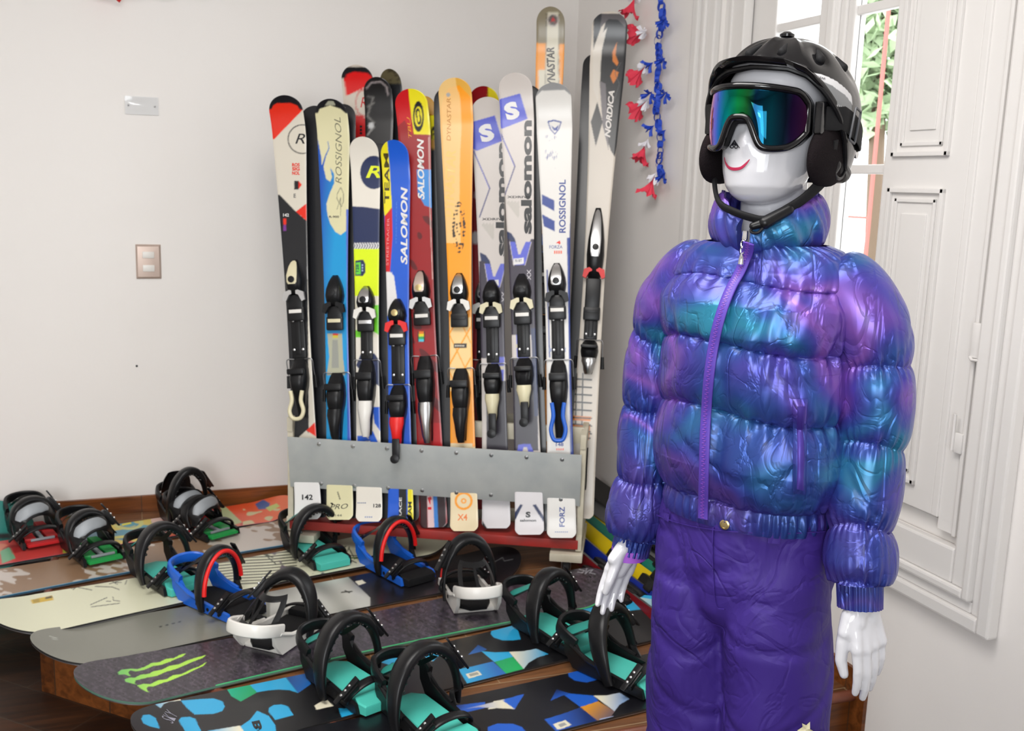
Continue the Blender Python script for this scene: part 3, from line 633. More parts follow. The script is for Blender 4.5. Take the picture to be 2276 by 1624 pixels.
# 5 red with yellow logo box
rd5=sr(152,16,22)
def swirl(cx,cy,rx,ry): return [('E',(cx,cy),rx,ry,blk,0),('E',(cx,cy),rx*.72,ry*.66,yel,0),('E',(cx-rx*.12,cy-ry*.2),rx*.42,ry*.34,blk,.0),('E',(cx+rx*.12,cy+ry*.2),rx*.42,ry*.34,blk,.0),('E',(cx-rx*.05,cy-ry*.16),rx*.22,ry*.2,yel,0),('E',(cx+rx*.05,cy+ry*.16),rx*.22,ry*.2,yel,0)]
make_ski('dark red ski with yellow swirl logo box at tip, in front of its twin',(965,1170),(917,206),dF(965)+.03,dF(965)+.03,rd5,[
 ('P',K1((980,150),(1110,150),(1125,360),(1140,540),(1080,430),(1000,500)),sr(200,18,26)),
 ('P',K1((1103,150),(1300,150),(1300,540),(1150,535),(1125,360)),yel),*swirl(*K1((1184,402))[0],12,34),
 ('P',K1((1172,800),(1300,800),(1300,1095),(1230,1070),(1180,980)),sr(60,140,215)),
 ('F',lambda X,Y,C:np.where(((Y>480)&(noise3(X,Y,X*0,.09,3)>.7))[...,None],np.array(sr(96,14,20)),C)),
 ('L',K1((1262,560),(1270,1100),(1290,1624)),1.2,sr(220,200,190)),
 ('P',K2((1285,650),(1345,650),(1345,735),(1285,735)),blk),
 *[('P',K2((1294,650+i*21),(1336,650+i*21),(1336,671+i*21),(1294,671+i*21)),c) for i,c in enumerate((sr(230,120,20),sr(240,220,40),sr(40,170,90),sr(80,200,220)))],
 ('P',K2((1400,1400),(1480,1400),(1500,1600),(1300,1560)),sr(190,16,26)),
 ('P',K5((925,430),(968,430),(972,660),(925,660)),sr(50,12,18)),('P',K5((968,430),(1005,430),(1015,660),(975,660)),sr(220,190,190)),('P',K5((1005,430),(1030,430),(1040,660),(1015,660)),sr(40,120,200)),('P',K5((1030,430),(1085,430),(1085,660),(1040,660)),sr(40,14,22))],
 [('SALOMON',K1((1205,800))[0],(-2,-135),(-15,0),white,.03,.2),('TBU',K1((1120,490))[0],(-3,-46),(-7,0),sr(230,150,20),.0,.2),('14',K5((988,490))[0],(0,-30),(-8,0),sr(220,20,40),.03)],
 bind=dict(y=(600,700,790,978),cap='champagne',wing='silver',lever='silver',dial='gold',plate=False),w=(.112,.080,.098))
make_ski('tan tipped ski edge visible behind the dark red ski with yellow box',(975,1160),(938,212),dF(965)+.09,dF(965)+.09,sr(190,140,50),[('P',[(900,330),(1000,330),(1000,1200),(900,1200)],blk)],w=(.09,.07,.085),tipk=-.01,fine=3)
make_ski('second dark red ski with yellow swirl logo, behind and right of its twin',(990,1165),(960,262),dF(990)+.10,dF(990)+.10,rd5,[
 ('P',K1((1250,400),(1345,380),(1345,705),(1250,700)),yel),*swirl(*K1((1302,575))[0],10,30),
 ('P',K1((1270,930),(1360,930),(1360,1200),(1270,1180)),sr(40,110,190)),('P',[(930,505),(1010,505),(1010,1200),(930,1200)],sr(60,10,16))],
 [('SALOMON',K1((1300,930))[0],(-3,-120),(-13,0),sr(215,205,215),.03,.2)],w=(.10,.076,.09),fine=2)
# 6 orange
org=sr(250,158,22); pal=sr(236,196,128)
def orange_wear(X,Y,C):
    w=noise3(X*1.3,Y*.25,X*0,.10,11); m_=(X<1018-.0*(Y-182)+ (Y-300)*.02+w*7)&(Y<540); C[m_]=C[m_]*.25+np.array(sr(240,204,140))*.75
    m2=(Y>705)&(Y<870)&(X>1000)&(X<1046); C[m2]=np.array(sr(244,206,140)); m3=m2&(np.abs(((Y-705)*.9+(X-1000)*1.6)%62-31)<3); C[m3]=np.array(org); m4=m2&(np.abs(((Y-705)*.9-(X-1000)*1.9)%74-37)<2.5); C[m4]=np.array(org)
    q=((X-1020)/15)**2+((Y-505)/57)**2; nn=noise3(X,Y,X*0,.55,4); C[(q<1)&(q>.35)&(nn>.1)]=blk; C[(q<.35)&(nn>.75)]=blk
    return C
make_ski('bright orange ski with worn pale left side and black stamp, middle of the rack',(1033,1178),(1014,182),dF(1033),dF(1033),org,[
 ('P',K3((40,480),(280,480),(280,640),(240,590),(180,530),(110,545),(80,600),(50,700)),sr(226,170,70)),('F',orange_wear),
 ('P',K4((165,755),(262,755),(262,788),(165,788)),blk),('E',K3((107,592))[0],4.5,4.5,sr(170,170,170),0),
 ('P',[(980,985),(1080,985),(1080,1190),(980,1190)],sr(232,214,176)),('P',K4((300,900),(340,900),(340,1530),(305,1530)),org),
 ('E',K5((1195,480))[0],20,20,org,.75),('E',K5((1195,480))[0],6,6,org,.5)],
 [('DYNASTAR',K3((115,760))[0],(2,-92),(-9,0),sr(196,130,50),.0,.1),('DYNASTAR',K3((120,1180))[0],(6,-150),(-22,0),sr(252,196,110),.03,.2),('X4',K5((1190,578))[0],(22,0),(0,-14),sr(236,130,60),.02),('XXXXXX',K4((213,772))[0],(22,0),(0,-5),sr(210,200,180))],
 bind=dict(y=(607,705,818,978),cap='silver',wing='white_plastic',lever='black_plastic',body='black_plastic',plate=False,pad='black_plastic'),w=(.112,.076,.096))
make_ski('black ski edge behind the left side of the orange ski',(1010,1170),(996,192),dF(1020)+.05,dF(1020)+.05,blk,[],w=(.10,.074,.09),tipk=-.01,fine=4)
# 8 / 9 white x-drive pair
gw=sr(206,198,192); vio=sr(88,96,200)
def xdrive(lbl,bot,top,d,dx,dy,bindy,first):
    sh=lambda kk:(lambda *p:[(q[0]+dx,q[1]+dy) for q in kk(*p)])
    k3=sh(K3); k4=sh(K4)
    art=[('P',k3((430,625),(578,583),(628,750),(460,815),(430,800)),vio),
     ('L',k3((440,820),(545,1060),(478,1250)),2.6,sr(70,72,120)),('L',k3((440,812),(540,1058)),1.2,vio),
     ('P',k3((480,1480),(520,1500),(560,1560),(590,1610),(560,1640),(500,1640)),navy),
     *[('P',k3((490+i*22,1300),(505+i*22,1285),(575,1380+i*0-i*16),(565,1400-i*16)),sr(190,184,176)) for i in range(4)],
     ('P',k4((545,-30),(585,-30),(640,110),(690,110),(745,-30),(790,-30),(790,700),(545,700)),sr(52,44,60)),
     ('P',k4((585,-10),(625,-10),(650,80),(665,80),(705,-10),(745,-10),(700,165),(615,165)),vio),('P',k4((625,-30),(705,-30),(665,85),(650,85)),gw),
     ('L',k4((585,-10),(615,170)),1.2,gw),('L',k4((748,-10),(700,170)),1.2,gw),
     ('P',k4((612,118),(690,110),(692,155),(615,165)),white),
     ('P',k4((600,690),(760,690),(775,870),(600,870)),gw),('P',k4((632,690),(735,690),(728,870),(640,870)),vio),('P',k4((632,760),(730,757),(730,785),(632,788)),sr(200,190,160)),
     ('P',k4((600,870),(790,870),(800,1560),(600,1560)),sr(44,38,52)),('P',k4((745,640),(790,640),(800,1300),(770,1300)),navy),
     ('P',k4((650,1515),(690,1510),(740,1510),(765,1570),(640,1570)),vio),('P',k4((690,1535),(715,1535),(725,1570),(680,1570)),gw),
     ('P',[(top[0]-60,1030),(top[0]+100,1030),(top[0]+100,1200),(top[0]-60,1200)],sr(214,210,212))]
    if first: art+=[('P',K5((1310,600),(1340,650),(1480,650),(1485,615),(1490,680),(1310,680)),blk)]
    else: art+=[('P',K5((1505,560),(1545,500),(1560,505),(1512,600)),navy),('P',K5((1620,505),(1640,500),(1692,580),(1688,610)),navy)]
    tx=[('salomon',k3((622,1135))[0],(0,-252),(-24,0),blk,.045),('XDRIVE',k3((572,1265))[0],(52,0),(0,-5),blk,.02),('S',k3((526,702))[0],(30,-9),(-10,-36),white,.06),('70 BT',k4((652,135))[0],(16,-1),(0,-6),sr(120,120,130)),
        ('XX',k4((732,240))[0],(0,-24),(-9,0),sr(190,185,190))]
    if not first: tx+=[('S',K5((1594,562))[0],(11,0),(0,-13),blk,.05),('salomon',K5((1594,597))[0],(36,0),(0,-6),blk,.03)]
    return make_ski(lbl,bot,top,d,d,gw,art,tx,bind=dict(y=bindy,cap='black_plastic',wing='cream_plastic',lever='cream_plastic',pad='white_plastic',tongue='black_plastic',pw=.046),w=(.112,.080,.098))
xdrive('white ski with violet square S logo, the lower of the matching two',(1104,1172),(1086,224),dF(1104)+.035,-56,49,(622,706,808,930),True)
xdrive('white ski with violet square S logo, the taller one in front',(1178,1186),(1147,171),dF(1178)-.005,0,0,(608,698,795,905),False)
make_ski('slim pale edge of a ski behind the taller violet logo ski',(1192,1178),(1170,188),dF(1180)+.045,dF(1180)+.045,blk,[],w=(.10,.074,.09),tipk=-.01,fine=4)
# 10 white rossignol 148
b10=sr(34,60,140)
def specks(X,Y,C):
    nn=noise3(X,Y*.3,X*0,1.3,9); m_=(X>1212)&(X<1238)&(Y>300)&(Y<378)&(nn>1.1); C[m_]=b10; return C
make_ski('white ski with blue shield badge, two blue bars and number 148, rightmost in front',(1249,1193),(1231,193),dF(1249),dF(1249),sr(224,221,216),[
 ('P',K3((660,500),(940,500),(940,600),(905,590),(870,560),(720,565),(690,595),(660,620)),sr(150,150,150)),
 ('P',K3((757,765),(800,755),(852,768),(835,820),(806,855),(775,820)),b10),('P',K3((766,773),(800,765),(844,775),(828,816),(806,845),(782,816)),sr(222,219,214)),('P',K3((780,790),(806,812),(832,790),(822,826),(800,828)),b10),
 ('F',specks),('P',K3((722,1245),(803,1285),(803,1355),(722,1310)),b10),('P',K3((722,1375),(805,1420),(805,1488),(735,1455)),b10),
 ('P',K3((925,1000),(960,1000),(945,1700),(895,1700)),b10),('P',K4((1015,-40),(1050,-40),(1070,1600),(1040,1600)),b10),
 ('P',K4((860,200),(872,200),(890,860),(880,860)),b10),('P',K5((1855,0),(1880,0),(1880,190),(1868,190)),b10)],
 [('ROSSIGNOL',K3((857,1325))[0],(0,-118),(-15,0),b10,.02),('FORZA',K3((815,1592))[0],(29,0),(0,-7),b10,.0),('4',K3((832,1563))[0],(10,0),(0,-8),red,.03),('XXXX',K4((950,70))[0],(19,0),(0,-9),sr(232,120,100),.02),
  ('148',K4((962,1512))[0],(17,0),(0,-8),b10,.03),('XXXX',K4((965,1548))[0],(18,0),(0,-6),sr(232,120,100),.02),('FORZ',K5((1803,575))[0],(0,-44),(-12,0),b10,.02),('XXXXXXX',K5((1800,667))[0],(30,0),(0,-3),sr(150,160,190)),('XXXX',K4((900,803))[0],(11,0),(0,-10),sr(110,130,180)),('XX',K4((1000,803))[0],(6,0),(0,-10),sr(90,110,170))],
 bind=dict(y=(585,688,800,972),cap='silver',wing='black_plastic',lever='blue_plastic',open=True,body='black_plastic',pw=.046),w=(.118,.080,.098))
# --- back row
dB=lambda x:dF(x)+.17
make_ski('tall red and white ski with black tip guard and red ring logo, back row',(812,1120),(798,153),dB(812),dB(812),sr(214,204,190),[
 ('P',K1((600,60),(850,60),(850,150),(660,240),(640,240),(620,110),(600,110)),sr(225,16,16)),('P',K1((600,30),(870,30),(880,130),(840,110),(800,75),(700,65),(640,85),(640,112),(600,115)),blk),
 ('P',K1((650,460),(700,385),(850,430),(850,1000),(660,1000)),sr(205,22,24)),('P',K1((660,840),(860,840),(860,945),(660,945)),blk),('P',K1((660,1000),(860,1000),(860,1110),(660,1100)),sr(190,20,24)),('E',K1((775,300))[0],19,31,sr(205,30,30),.9)],
 [('R',K1((775,300))[0],(14,0),(0,-22),sr(205,30,30),.0,.3),('XXX',K1((755,505))[0],(0,-22),(-7,0),blk,.0)],w=(.115,.075,.09),fine=2)
make_ski('black ski with grey K lettering behind the navy circle ski',(836,1130),(844,180),dB(836)-.05,dB(836)-.05,sr(22,21,22),[
 ('L',K1((800,250),(845,260)),4,sr(90,88,86)),('L',K1((845,255),(800,400),(850,450)),4,sr(110,108,104)),('L',K1((800,330),(850,300)),4,sr(110,108,104)),('E',K1((828,470))[0],6,7,sr(200,200,200),0),
 ('L',K1((795,190),(830,148),(900,140),(945,180),(955,240)),3.5,sr(150,140,140)),('L',K1((800,540),(850,480)),3,sr(150,148,144))],w=(.10,.074,.09),fine=2)
make_ski('black ski with olive camouflage tip standing in the back row',(880,1130),(872,162),dB(880)+.03,dB(880)+.03,blk,[
 ('P',K1((880,50),(1100,50),(1100,158),(880,150)),sr(92,84,58)),('F',lambda X,Y,C:np.where(((Y<186)&(noise3(X,Y,X*0,.35,5)>.4))[...,None],np.array(sr(58,50,34)),C))],w=(.078,.068,.078),fine=2)
make_ski('dark red and yellow tipped ski behind the orange ski, back row',(1075,1130),(1078,200),dB(1075),dB(1075),sr(140,14,22),[
 ('P',K3((368,540),(440,540),(440,640),(368,640)),sr(220,200,30)),('E',K3((285,1530))[0],9,14,sr(200,190,190),0),('E',K3((290,1250))[0],5,9,sr(200,170,170),0)],
 bind=dict(y=(620,710,800,940),plate=True),w=(.105,.078,.09),fine=2)
make_ski('tall orange and grey ski with cream centre stripe and red emblem, back row',(1190,1130),(1226,26),dB(1190)-.02,dB(1190)-.02,sr(232,146,34),[
 ('P',K3((640,0),(900,0),(900,262),(640,250)),sr(134,124,100)),('P',K3((700,430),(740,430),(760,50),(830,50),(840,600),(800,900),(700,900)),sr(204,198,178)),
 ('L',K3((752,60),(745,520)),1.5,sr(80,74,60)),('L',K3((832,60),(832,520)),1.5,sr(80,74,60)),
 ('E',K3((795,105))[0],13.5,15,sr(190,180,170),0),('E',K3((795,103))[0],10.5,12,sr(90,84,80),0),('P',K3((778,118),(795,80),(812,118),(795,108)),sr(200,30,34)),
 ('P',K3((640,560),(720,560),(740,1624),(640,1624)),sr(206,140,50)),('P',K3((660,900),(740,900),(740,1060),(660,1060)),sr(180,160,120))],
 [('DYNASTAR',K3((782,430))[0],(-3,-100),(-18,0),sr(44,40,36),.03,.1)],bind=dict(y=(520,610,700,860),cap='blue_plastic',plate=True,lever='black_plastic'),w=(.098,.078,.09),fine=2)
# 12 black/white Nordica, alone on the right
make_ski('tall black and white ski with orange marks, far right in corner',(1287,1150),(1357,38),dB(1287)-.03,dB(1287)+.06,sr(216,206,192),[
 ('P',K3((1150,60),(1300,60),(1300,500),(1200,1000),(1175,960),(1120,800),(1105,500),(1110,250)),blk),('P',K3((1060,60),(1180,60),(1110,150),(1070,260),(1060,300)),blk),
 ('P',K3((1115,60),(1300,60),(1270,150),(1220,100),(1160,95),(1105,150)),sr(90,84,86)),
 ('P',K3((1150,150),(1115,300),(1100,500),(1090,640),(1060,560),(1055,330),(1080,240)),sr(220,212,200)),
 ('P',K3((1085,640),(1120,770),(1075,930),(1042,770)),blk),('P',K3((1100,500),(1140,520),(1160,960),(1120,790)),sr(110,104,108)),
 ('P',K3((1215,245),(1185,310),(1185,370),(1215,405),(1225,380),(1205,330)),sr(214,122,40)),('P',K3((1190,425),(1225,445),(1215,480),(1190,520),(1170,470)),sr(214,122,40)),
 ('L',K3((1240,380),(1200,450),(1230,520),(1200,620)),1.2,sr(80,80,84)),
 *[('L',K4((1060,1020+i*58),(1200,1028+i*58)),3.2,blk) for i in range(8)],('L',K4((1135,980),(1125,1480)),3,blk),('L',K4((1088,980),(1078,1480)),3,blk),
 ('P',K4((1050,1295),(1200,1305),(1190,1340),(1050,1330)),sr(226,130,30)),('P',K4((1050,1360),(1190,1365),(1180,1480),(1050,1480)),sr(226,130,30)),*[('L',K4((1060,1310+i*50),(1190,1318+i*50)),3,blk) for i in range(4)]],
 [('NORDICA',K3((1165,720))[0],(10,-104),(-13,-2),sr(222,216,210),.04,.2)],
 bind=dict(y=(462,690,755,830),cap='silver',wing='red_rubber',lever='silver',pad='black_plastic',pw=.05),w=(.125,.074,.10))
make_ski('all black ski base leaning behind the black and white corner ski',(1262,1140),(1325,118),dB(1270)+.0,dB(1270)+.10,blk,[],w=(.09,.07,.085),tipk=-.01,fine=4)
# skis lying on their sides along the right wall behind the mannequin
def lying_ski(label,y0,y1,x,z,col,tilt,tip=None):
    L=abs(y1-y0); d=Vector((0.0,-1,0)); up=Matrix.Rotation(math.radians(tilt),4,d)@Vector((-1,0,0))
    root=empty('ski',M=frame(d,up.cross(d),up,Vector((x,y1,z)))); tag(root,label,'ski','skis piled along the right wall')
    mb=MB(); us=np.linspace(0,L,60); hw=hwid(us,.10,.072,.09,L)
    for s,mi in ((1,0),(-1,1)):
        cc=np.zeros((60,7,3)); cc[:]=col
        if tip is not None: cc[us<L*.35]=tip
        mb.grid(np.stack([np.stack([us,np.full(60,s*.006)+.03*np.clip((us-L+.15)/.15,0,1)**2,t*hw],-1) for t in np.linspace(-1,1,7)],1),mi=mi,flip=(s<0),col=cc.reshape(-1,3) if mi==0 else None)
    for s in (-1,1): mb.grid(np.stack([np.stack([us,np.full(60,q*.006)+.03*np.clip((us-L+.15)/.15,0,1)**2,s*hw],-1) for q in (-1,1)],1),mi=2)
    mb.build('ski_body',['print_gloss','black_gloss','steel_edge'],root,False,recalc=True)
    for yy in (L*.42,L*.62):
        MB().box((yy,.025,0),(.14,.04,.05),bev=.012).box((yy+.03,.05,0),(.05,.03,.04),bev=.01).build('toe_piece' if yy<L*.5 else 'heel_piece','black_plastic',root)
# ------------------------------------------------------------------ snowboards
ZB=ZS+.004
def make_board(label,cx,cy,ang,L,wm,wn,base,art,texts=(),edge='black_gloss',side=(.02,.02,.02),kick=.045,res=.004,ecol=None,ex0=-999,dz=0.,name='snowboard',M=None,botmat='black_gloss'):
    a=math.radians(ang); ex=Vector((math.cos(a),math.sin(a),0)); ey=Vector((-math.sin(a),math.cos(a),0)); O=Vector((cx,cy,ZB+dz))
    Mx=M or frame(ex,ey,Vector((0,0,1)),O); root=empty(name,M=Mx); tag(root,label,'snowboard')
    Mt=np.array(Mx); h=L/2; TH=.009
    def hw(x):
        t=np.abs(x)/h; b=wm+(wn-wm)*np.clip(t/.80,0,1)**2; r=.24; e=np.clip((t-(1-r))/r,0,1); return b/2*(1-e**2.25)**.5+.0004
    def zc(x): t=np.clip((np.abs(x)/h-.80)/.20,0,1); return kick*t**1.7
    e=h*.06; xs=np.concatenate([-h+e*(1-np.cos(np.linspace(0,PI/2,22))),np.arange(-h+e,h-e,res)[1:],h-e+e*np.sin(np.linspace(0,PI/2,22))]); ts=np.linspace(-1,1,int(wn/res)|1)
    X,Tn=np.meshgrid(xs,ts,indexing='ij'); G=np.stack([X,Tn*hw(X),zc(X)+TH],-1); uv=project(G@Mt[:3,:3].T+Mt[:3,3]); C=paint_aa(uv,base,art,res*420)
    if ecol: C[(Tn<-.955)&(uv[...,0]>ex0)]=ecol
    mb=MB(); mb.grid(G,mi=0,col=C.reshape(-1,3))
    xb=xs[::4] if xs[::4][-1]==xs[-1] else np.append(xs[::4],xs[-1]); hb=hw(xb); zb=zc(xb)
    mb.grid(np.stack([np.stack([xb,s*hb,zb],-1) for s in (-1,1)],1),mi=1,flip=True)
    for s in (-1,1):
        mb.grid(np.stack([np.stack([xb,s*(hb+.0005*0),zb+TH],-1),np.stack([xb,s*hb,zb+.003],-1)],1),mi=2,flip=(s>0),col=side)
        mb.grid(np.stack([np.stack([xb,s*hb,zb+.003],-1),np.stack([xb,s*hb,zb],-1)],1),mi=3,flip=(s>0))
    Oi=Mx.inverted()
    def loc(px,py,dz=TH):
        n=Vector((Mt[0,2],Mt[1,2],Mt[2,2])); p0=Mx@Vector((0,0,dz)); r=Vector(ray(px,py)); t=(p0-Vector(CC)).dot(n)/r.dot(n); q=Oi@(Vector(CC)+r*t); return q.x,q.y
    for (s,c,wv,hv,col,*opt) in texts:
        V_,F_=text2d(s,opt[0] if opt else .02,opt[1] if len(opt)>1 else 0.)
        c0=np.array(loc(*c)); A=np.array(loc(c[0]+wv[0],c[1]+wv[1]))-c0; B=np.array(loc(c[0]+hv[0],c[1]+hv[1]))-c0
        Q=c0+V_[:,:1]*A+V_[:,1:]*B; mb.add(np.stack([Q[:,0],Q[:,1],zc(Q[:,0])+TH+.0006],-1),F_,0,col)
    mb.build('deck',['print_gloss',botmat,'print_matte','steel_edge'],root,True,35,recalc=False)
    return root,loc
# ---- bindings.  local: x along the board, y towards the heel (away from the viewer), z up
def arc(c,r0,r1,a0,a1,n,tilt=0.,y0=0.,y1=0.):
    """arch in the x-z plane leaning in y"""
    out=[]
    for k in range(n+1):
        t=k/n; a=math.radians(a0+(a1-a0)*t); x=c[0]+r0*math.cos(a); z=c[1]+r1*math.sin(a); out.append(Vector((x,y0+(y1-y0)*t+tilt*(z-c[1]),z)))
    return out
def buckle(par,M_,c='black_plastic',lever='black_plastic',name='buckle'):
    mb=MB(); mb.box((0,0,0),(.030,.060,.014),bev=.004,M=None); mb.box((0,.010,.010),(.022,.070,.006),bev=.002)
    for yy in (-.022,-.004,.014): mb.lathe([(.0042,0),(.0042,.003),(.0015,.0045)],10,1,M=Matrix.Translation((0,yy,.013)))
    mb.box((0,-.036,.012),(.018,.03,.005),bev=.002)
    o=mb.build(name,[c,'silver'],par); o.matrix_local=M_; return o
BSC=1.10
def binding_sb(board,x,y,rot,st,flip=1,arch=(.092,.145),archtilt=.25,archmat='black_plastic',archrim=None,hbtilt=1.15,seed=0):
    """st: style dict with base, bed, pads colours"""
    r=random.Random(seed); base=st['base']; bed=st['bed']
    root=MB()
    S=1.0
    # base plate with side rails and heel hoop
    mb=root
    mb.box((0,0,.006),(.115,.20,.012),bev=.004)
    for s in (-1,1):
        poly=[(-.125,.004),(.105,.004),(.135,.040),(.140,.085),(.118,.092),(.085,.052),(.02,.036),(-.05,.030),(-.118,.026)]
        Mq=Matrix(((0,0,1,s*.062-.005),(1,0,0,0),(0,1,0,0),(0,0,0,1))); mb.prism(poly,0,.010,M=Mq)
        mb.tube([(s*.066,.0,.034),(s*.066,.06,.043),(s*.066,.115,.066)],.006,n=8)
    hoop=[(-.064,.10,.070),(-.062,.145,.085),(-.045,.178,.094),(0,.192,.097),(.045,.178,.094),(.062,.145,.085),(.064,.10,.070)]
    mb.ribbon(spline(hoop,30),(0,-.25,1),.034,.010,bulge=.3)
    # small holes on rails shown as dark discs
    for s in (-1,1):
        for yy,zz in ((.02,.022),(-.03,.018),(-.08,.016)): mb.lathe([(.0055,0),(.0055,.0012),(.002,.0015)],12,1,M=Matrix.Translation((s*.0672,yy,zz))@rotm('Y',90*s))
    b=mb.build('binding',[base,'black_matte'],board,True,35)
    b.matrix_local=Matrix.Translation((x,y,.0095))@rotm('Z',rot)@Matrix.Scale(BSC,4)
    # footbed
    mb=MB()
    def pad(poly,z0,z1,dz=0): 
        n=len(poly); cx_=sum(p[0] for p in poly)/n; cy_=sum(p[1] for p in poly)/n
        zt=lambda p:z1+dz*(p[1]-cy_)
        v0=[(p[0],p[1],z0) for p in poly]; v1=[(p[0],p[1],zt(p)-.003) for p in poly]; v2=[(cx_+(p[0]-cx_)*.93,cy_+(p[1]-cy_)*.93,zt(p)) for p in poly]
        mb.grid(np.array([v0,v1,v2]),closed_u=True,cap=True)
    if st.get('kind','a')=='t':     # two ribbed pads and a silver T
        for s in (-1,1): pad([(s*.016,-.095),(s*.052,-.085),(s*.052,-.02),(s*.016,-.015)],.012,.026); pad([(s*.016,.02),(s*.050,.02),(s*.046,.09),(s*.016,.095)],.012,.024)
        pad([(-.052,-.135),(.052,-.135),(.054,-.11),(-.054,-.11)],.012,.022)
    else:
        pad([(-.052,-.142),(.052,-.142),(.058,-.118),(.050,-.092),(-.050,-.092),(-.058,-.118)],.004,.030,.12)
        pad([(-.050,-.082),(.048,-.082),(.050,-.01),(.046,.09),(.02,.115),(-.03,.112),(-.050,.07)],.012,.024)
    mb.build('footbed',bed,b,True,30)
    if st.get('kind','a')=='t':
        MB().box((0,-.055,.024),(.012,.09,.008),bev=.002).box((0,-.104,.026),(.075,.008,.008),bev=.002).build('footbed_strip','silver_mesh',b)
    # highback: curved open shell, folded forward over the bed
    hb=st.get('hb','dark_green_plastic'); P=[];Hh=st.get('hbh',.15)
    for i,t in enumerate(np.linspace(0,1,9)):
        w=.056*(1-.10*t-.25*t**4); row=[]
        for j in np.linspace(-1,1,15):
            row.append([w*math.sin(j*1.25)/math.sin(1.25),.178-(1-math.cos(j*1.25))*.07*(1-.35*t)-Hh*t*hbtilt*.62,.075+Hh*t*(1-hbtilt*.5)-.0])
        P.append(row)
    P=np.array(P); Q=P.copy(); Q[:,:,1]-=.005; Q[:,:,2]+=.003
    # frame with an opening in its middle
    def shell(mb,P,Q,i0,i1,j0,j1):
        A=P[i0:i1+1,j0:j1+1]; B=Q[i0:i1+1,j0:j1+1]; mb.grid(A,flip=True); mb.grid(B)
        for (a_,b_) in ((A[0],B[0]),(A[-1],B[-1]),(A[:,0],B[:,0]),(A[:,-1],B[:,-1])): mb.grid(np.stack([a_,b_],0))
    if st.get('hbopen',True):
        mb=MB(); shell(mb,P,Q,0,2,0,14); shell(mb,P,Q,7,8,0,14); shell(mb,P,Q,2,7,0,2); shell(mb,P,Q,2,7,12,14); shell(mb,P,Q,2,7,7,8); h_=mb.build('highback',hb,b,True,40)
        if st.get('fin'): 
            mb=MB(); R1=Q.copy(); R1[:,:,1]-=.006; R1[:,:,2]+=.004; shell(mb,Q,R1,0,8,1,9); mb.build('highback_pad',st['fin'],h_,True,40)
    else:
        mb=MB(); shell(mb,P,Q,0,8,0,14); h_=mb.build('highback',hb,b,True,40)
    # ankle strap arch
    am=archmat; w0=st.get('aw',.050); rx,rz=arch
    A_=arc((0,.045),rx,rz,196,-12,44,tilt=archtilt,y0=-.015,y1=.03)
    n=len(A_); ww=[w0*(.55+.45*math.sin(PI*min(1,max(0,(i/n)*1.25)))**.5) for i in range(n)]
    ww=[w0*np.interp(i/n,(0,.12,.3,.7,.82,1),(.5,.8,1,1,.6,.42)) for i in range(n)]; tt=[np.interp(i/n,(0,.12,.3,.65,.78,1),(.008,.014,.021,.020,.009,.006)) for i in range(n)]
    mb=MB(); mb.ribbon(A_,(0,1,-.15),ww,tt,bulge=.35)
    s_=mb.build('ankle_strap',am,b,True,50)
    # padding ribs inside the strap
    mb=MB()
    for i in range(int(n*.2),int(n*.72)):
        p=A_[i]; c0=Vector((0,p.y,.05)); d=(c0-p).normalized(); 
        if i%2==0: mb.capsule(p+d*.010+Vector((0,-w0*.36,0)),p+d*.010+Vector((0,w0*.36,0)),.0045,.0045,n=8)
    mb.build('strap_padding',st.get('padm','black_gloss'),s_)
    if archrim:
        for sg in (-1,1) if st.get('rim2') else (-1,):
            MB().tube([p+Vector((0,sg*w0*.5,0)) for p in A_[5:-5]],.0065,n=10).build('strap_rim',archrim,s_)
    # thin ladder strap hanging on the far side
    lad=[A_[-8],A_[-4]+Vector((.012,0,0)),Vector((.078,.02,.05)),Vector((.066,-.01,.03))]
    MB().ribbon(spline(lad,14),(0,1,0),.016,.003).build('ladder_strap',st.get('ladder','black_plastic'),s_)
    p=A_[-11]; T=(A_[-9]-A_[-12]).normalized(); Y_=Vector((0,1,0)); Y_=(Y_-T*T.dot(Y_)).normalized(); Nn=Y_.cross(T)*-1
    # buckle frame: y along strap direction, z outward
    out_=(p-Vector((0,p.y,.05))).normalized(); X_=T.cross(out_).normalized(); buckle(s_,frame(X_,T,out_,p+out_*.012))
    # toe strap: low arch in front plus loop
    B_=arc((0,.022),.068,st.get('toe',.040),186,-6,26,tilt=-.3,y0=-.085,y1=-.075)
    s2=MB().ribbon(B_,(0,1,.2),[.026*np.interp(i/26,(0,.25,.7,1),(.5,1,.9,.45)) for i in range(27)],.006,bulge=.3).build('toe_strap',st.get('toemat',am),b,True,50)
    p=B_[5]; out_=(p-Vector((0,p.y,.0))).normalized(); T=(B_[7]-B_[3]).normalized(); X_=T.cross(out_).normalized(); out_=X_.cross(T); buckle(s2,frame(X_,T,out_,p+out_*.008)@Matrix.Diagonal((.85,.8,.9,1)))
    if st.get('lad_up'):
        pts=[Vector((-.066,-.075,.03)),Vector((-.075,-.07,.07)),Vector((-.068,-.05,.12)),Vector((-.04,-.02,.175))]
        MB().ribbon(spline(pts,20),(0,1,.3),[.022*np.interp(i/20,(0,.8,1),(1,1,.4)) for i in range(21)],.004).build('ladder_strap','cream_plastic',s2)
        MB().box((-.070,-.078,.035),(.02,.035,.05),bev=.005).build('strap_clip','black_plastic',s2)
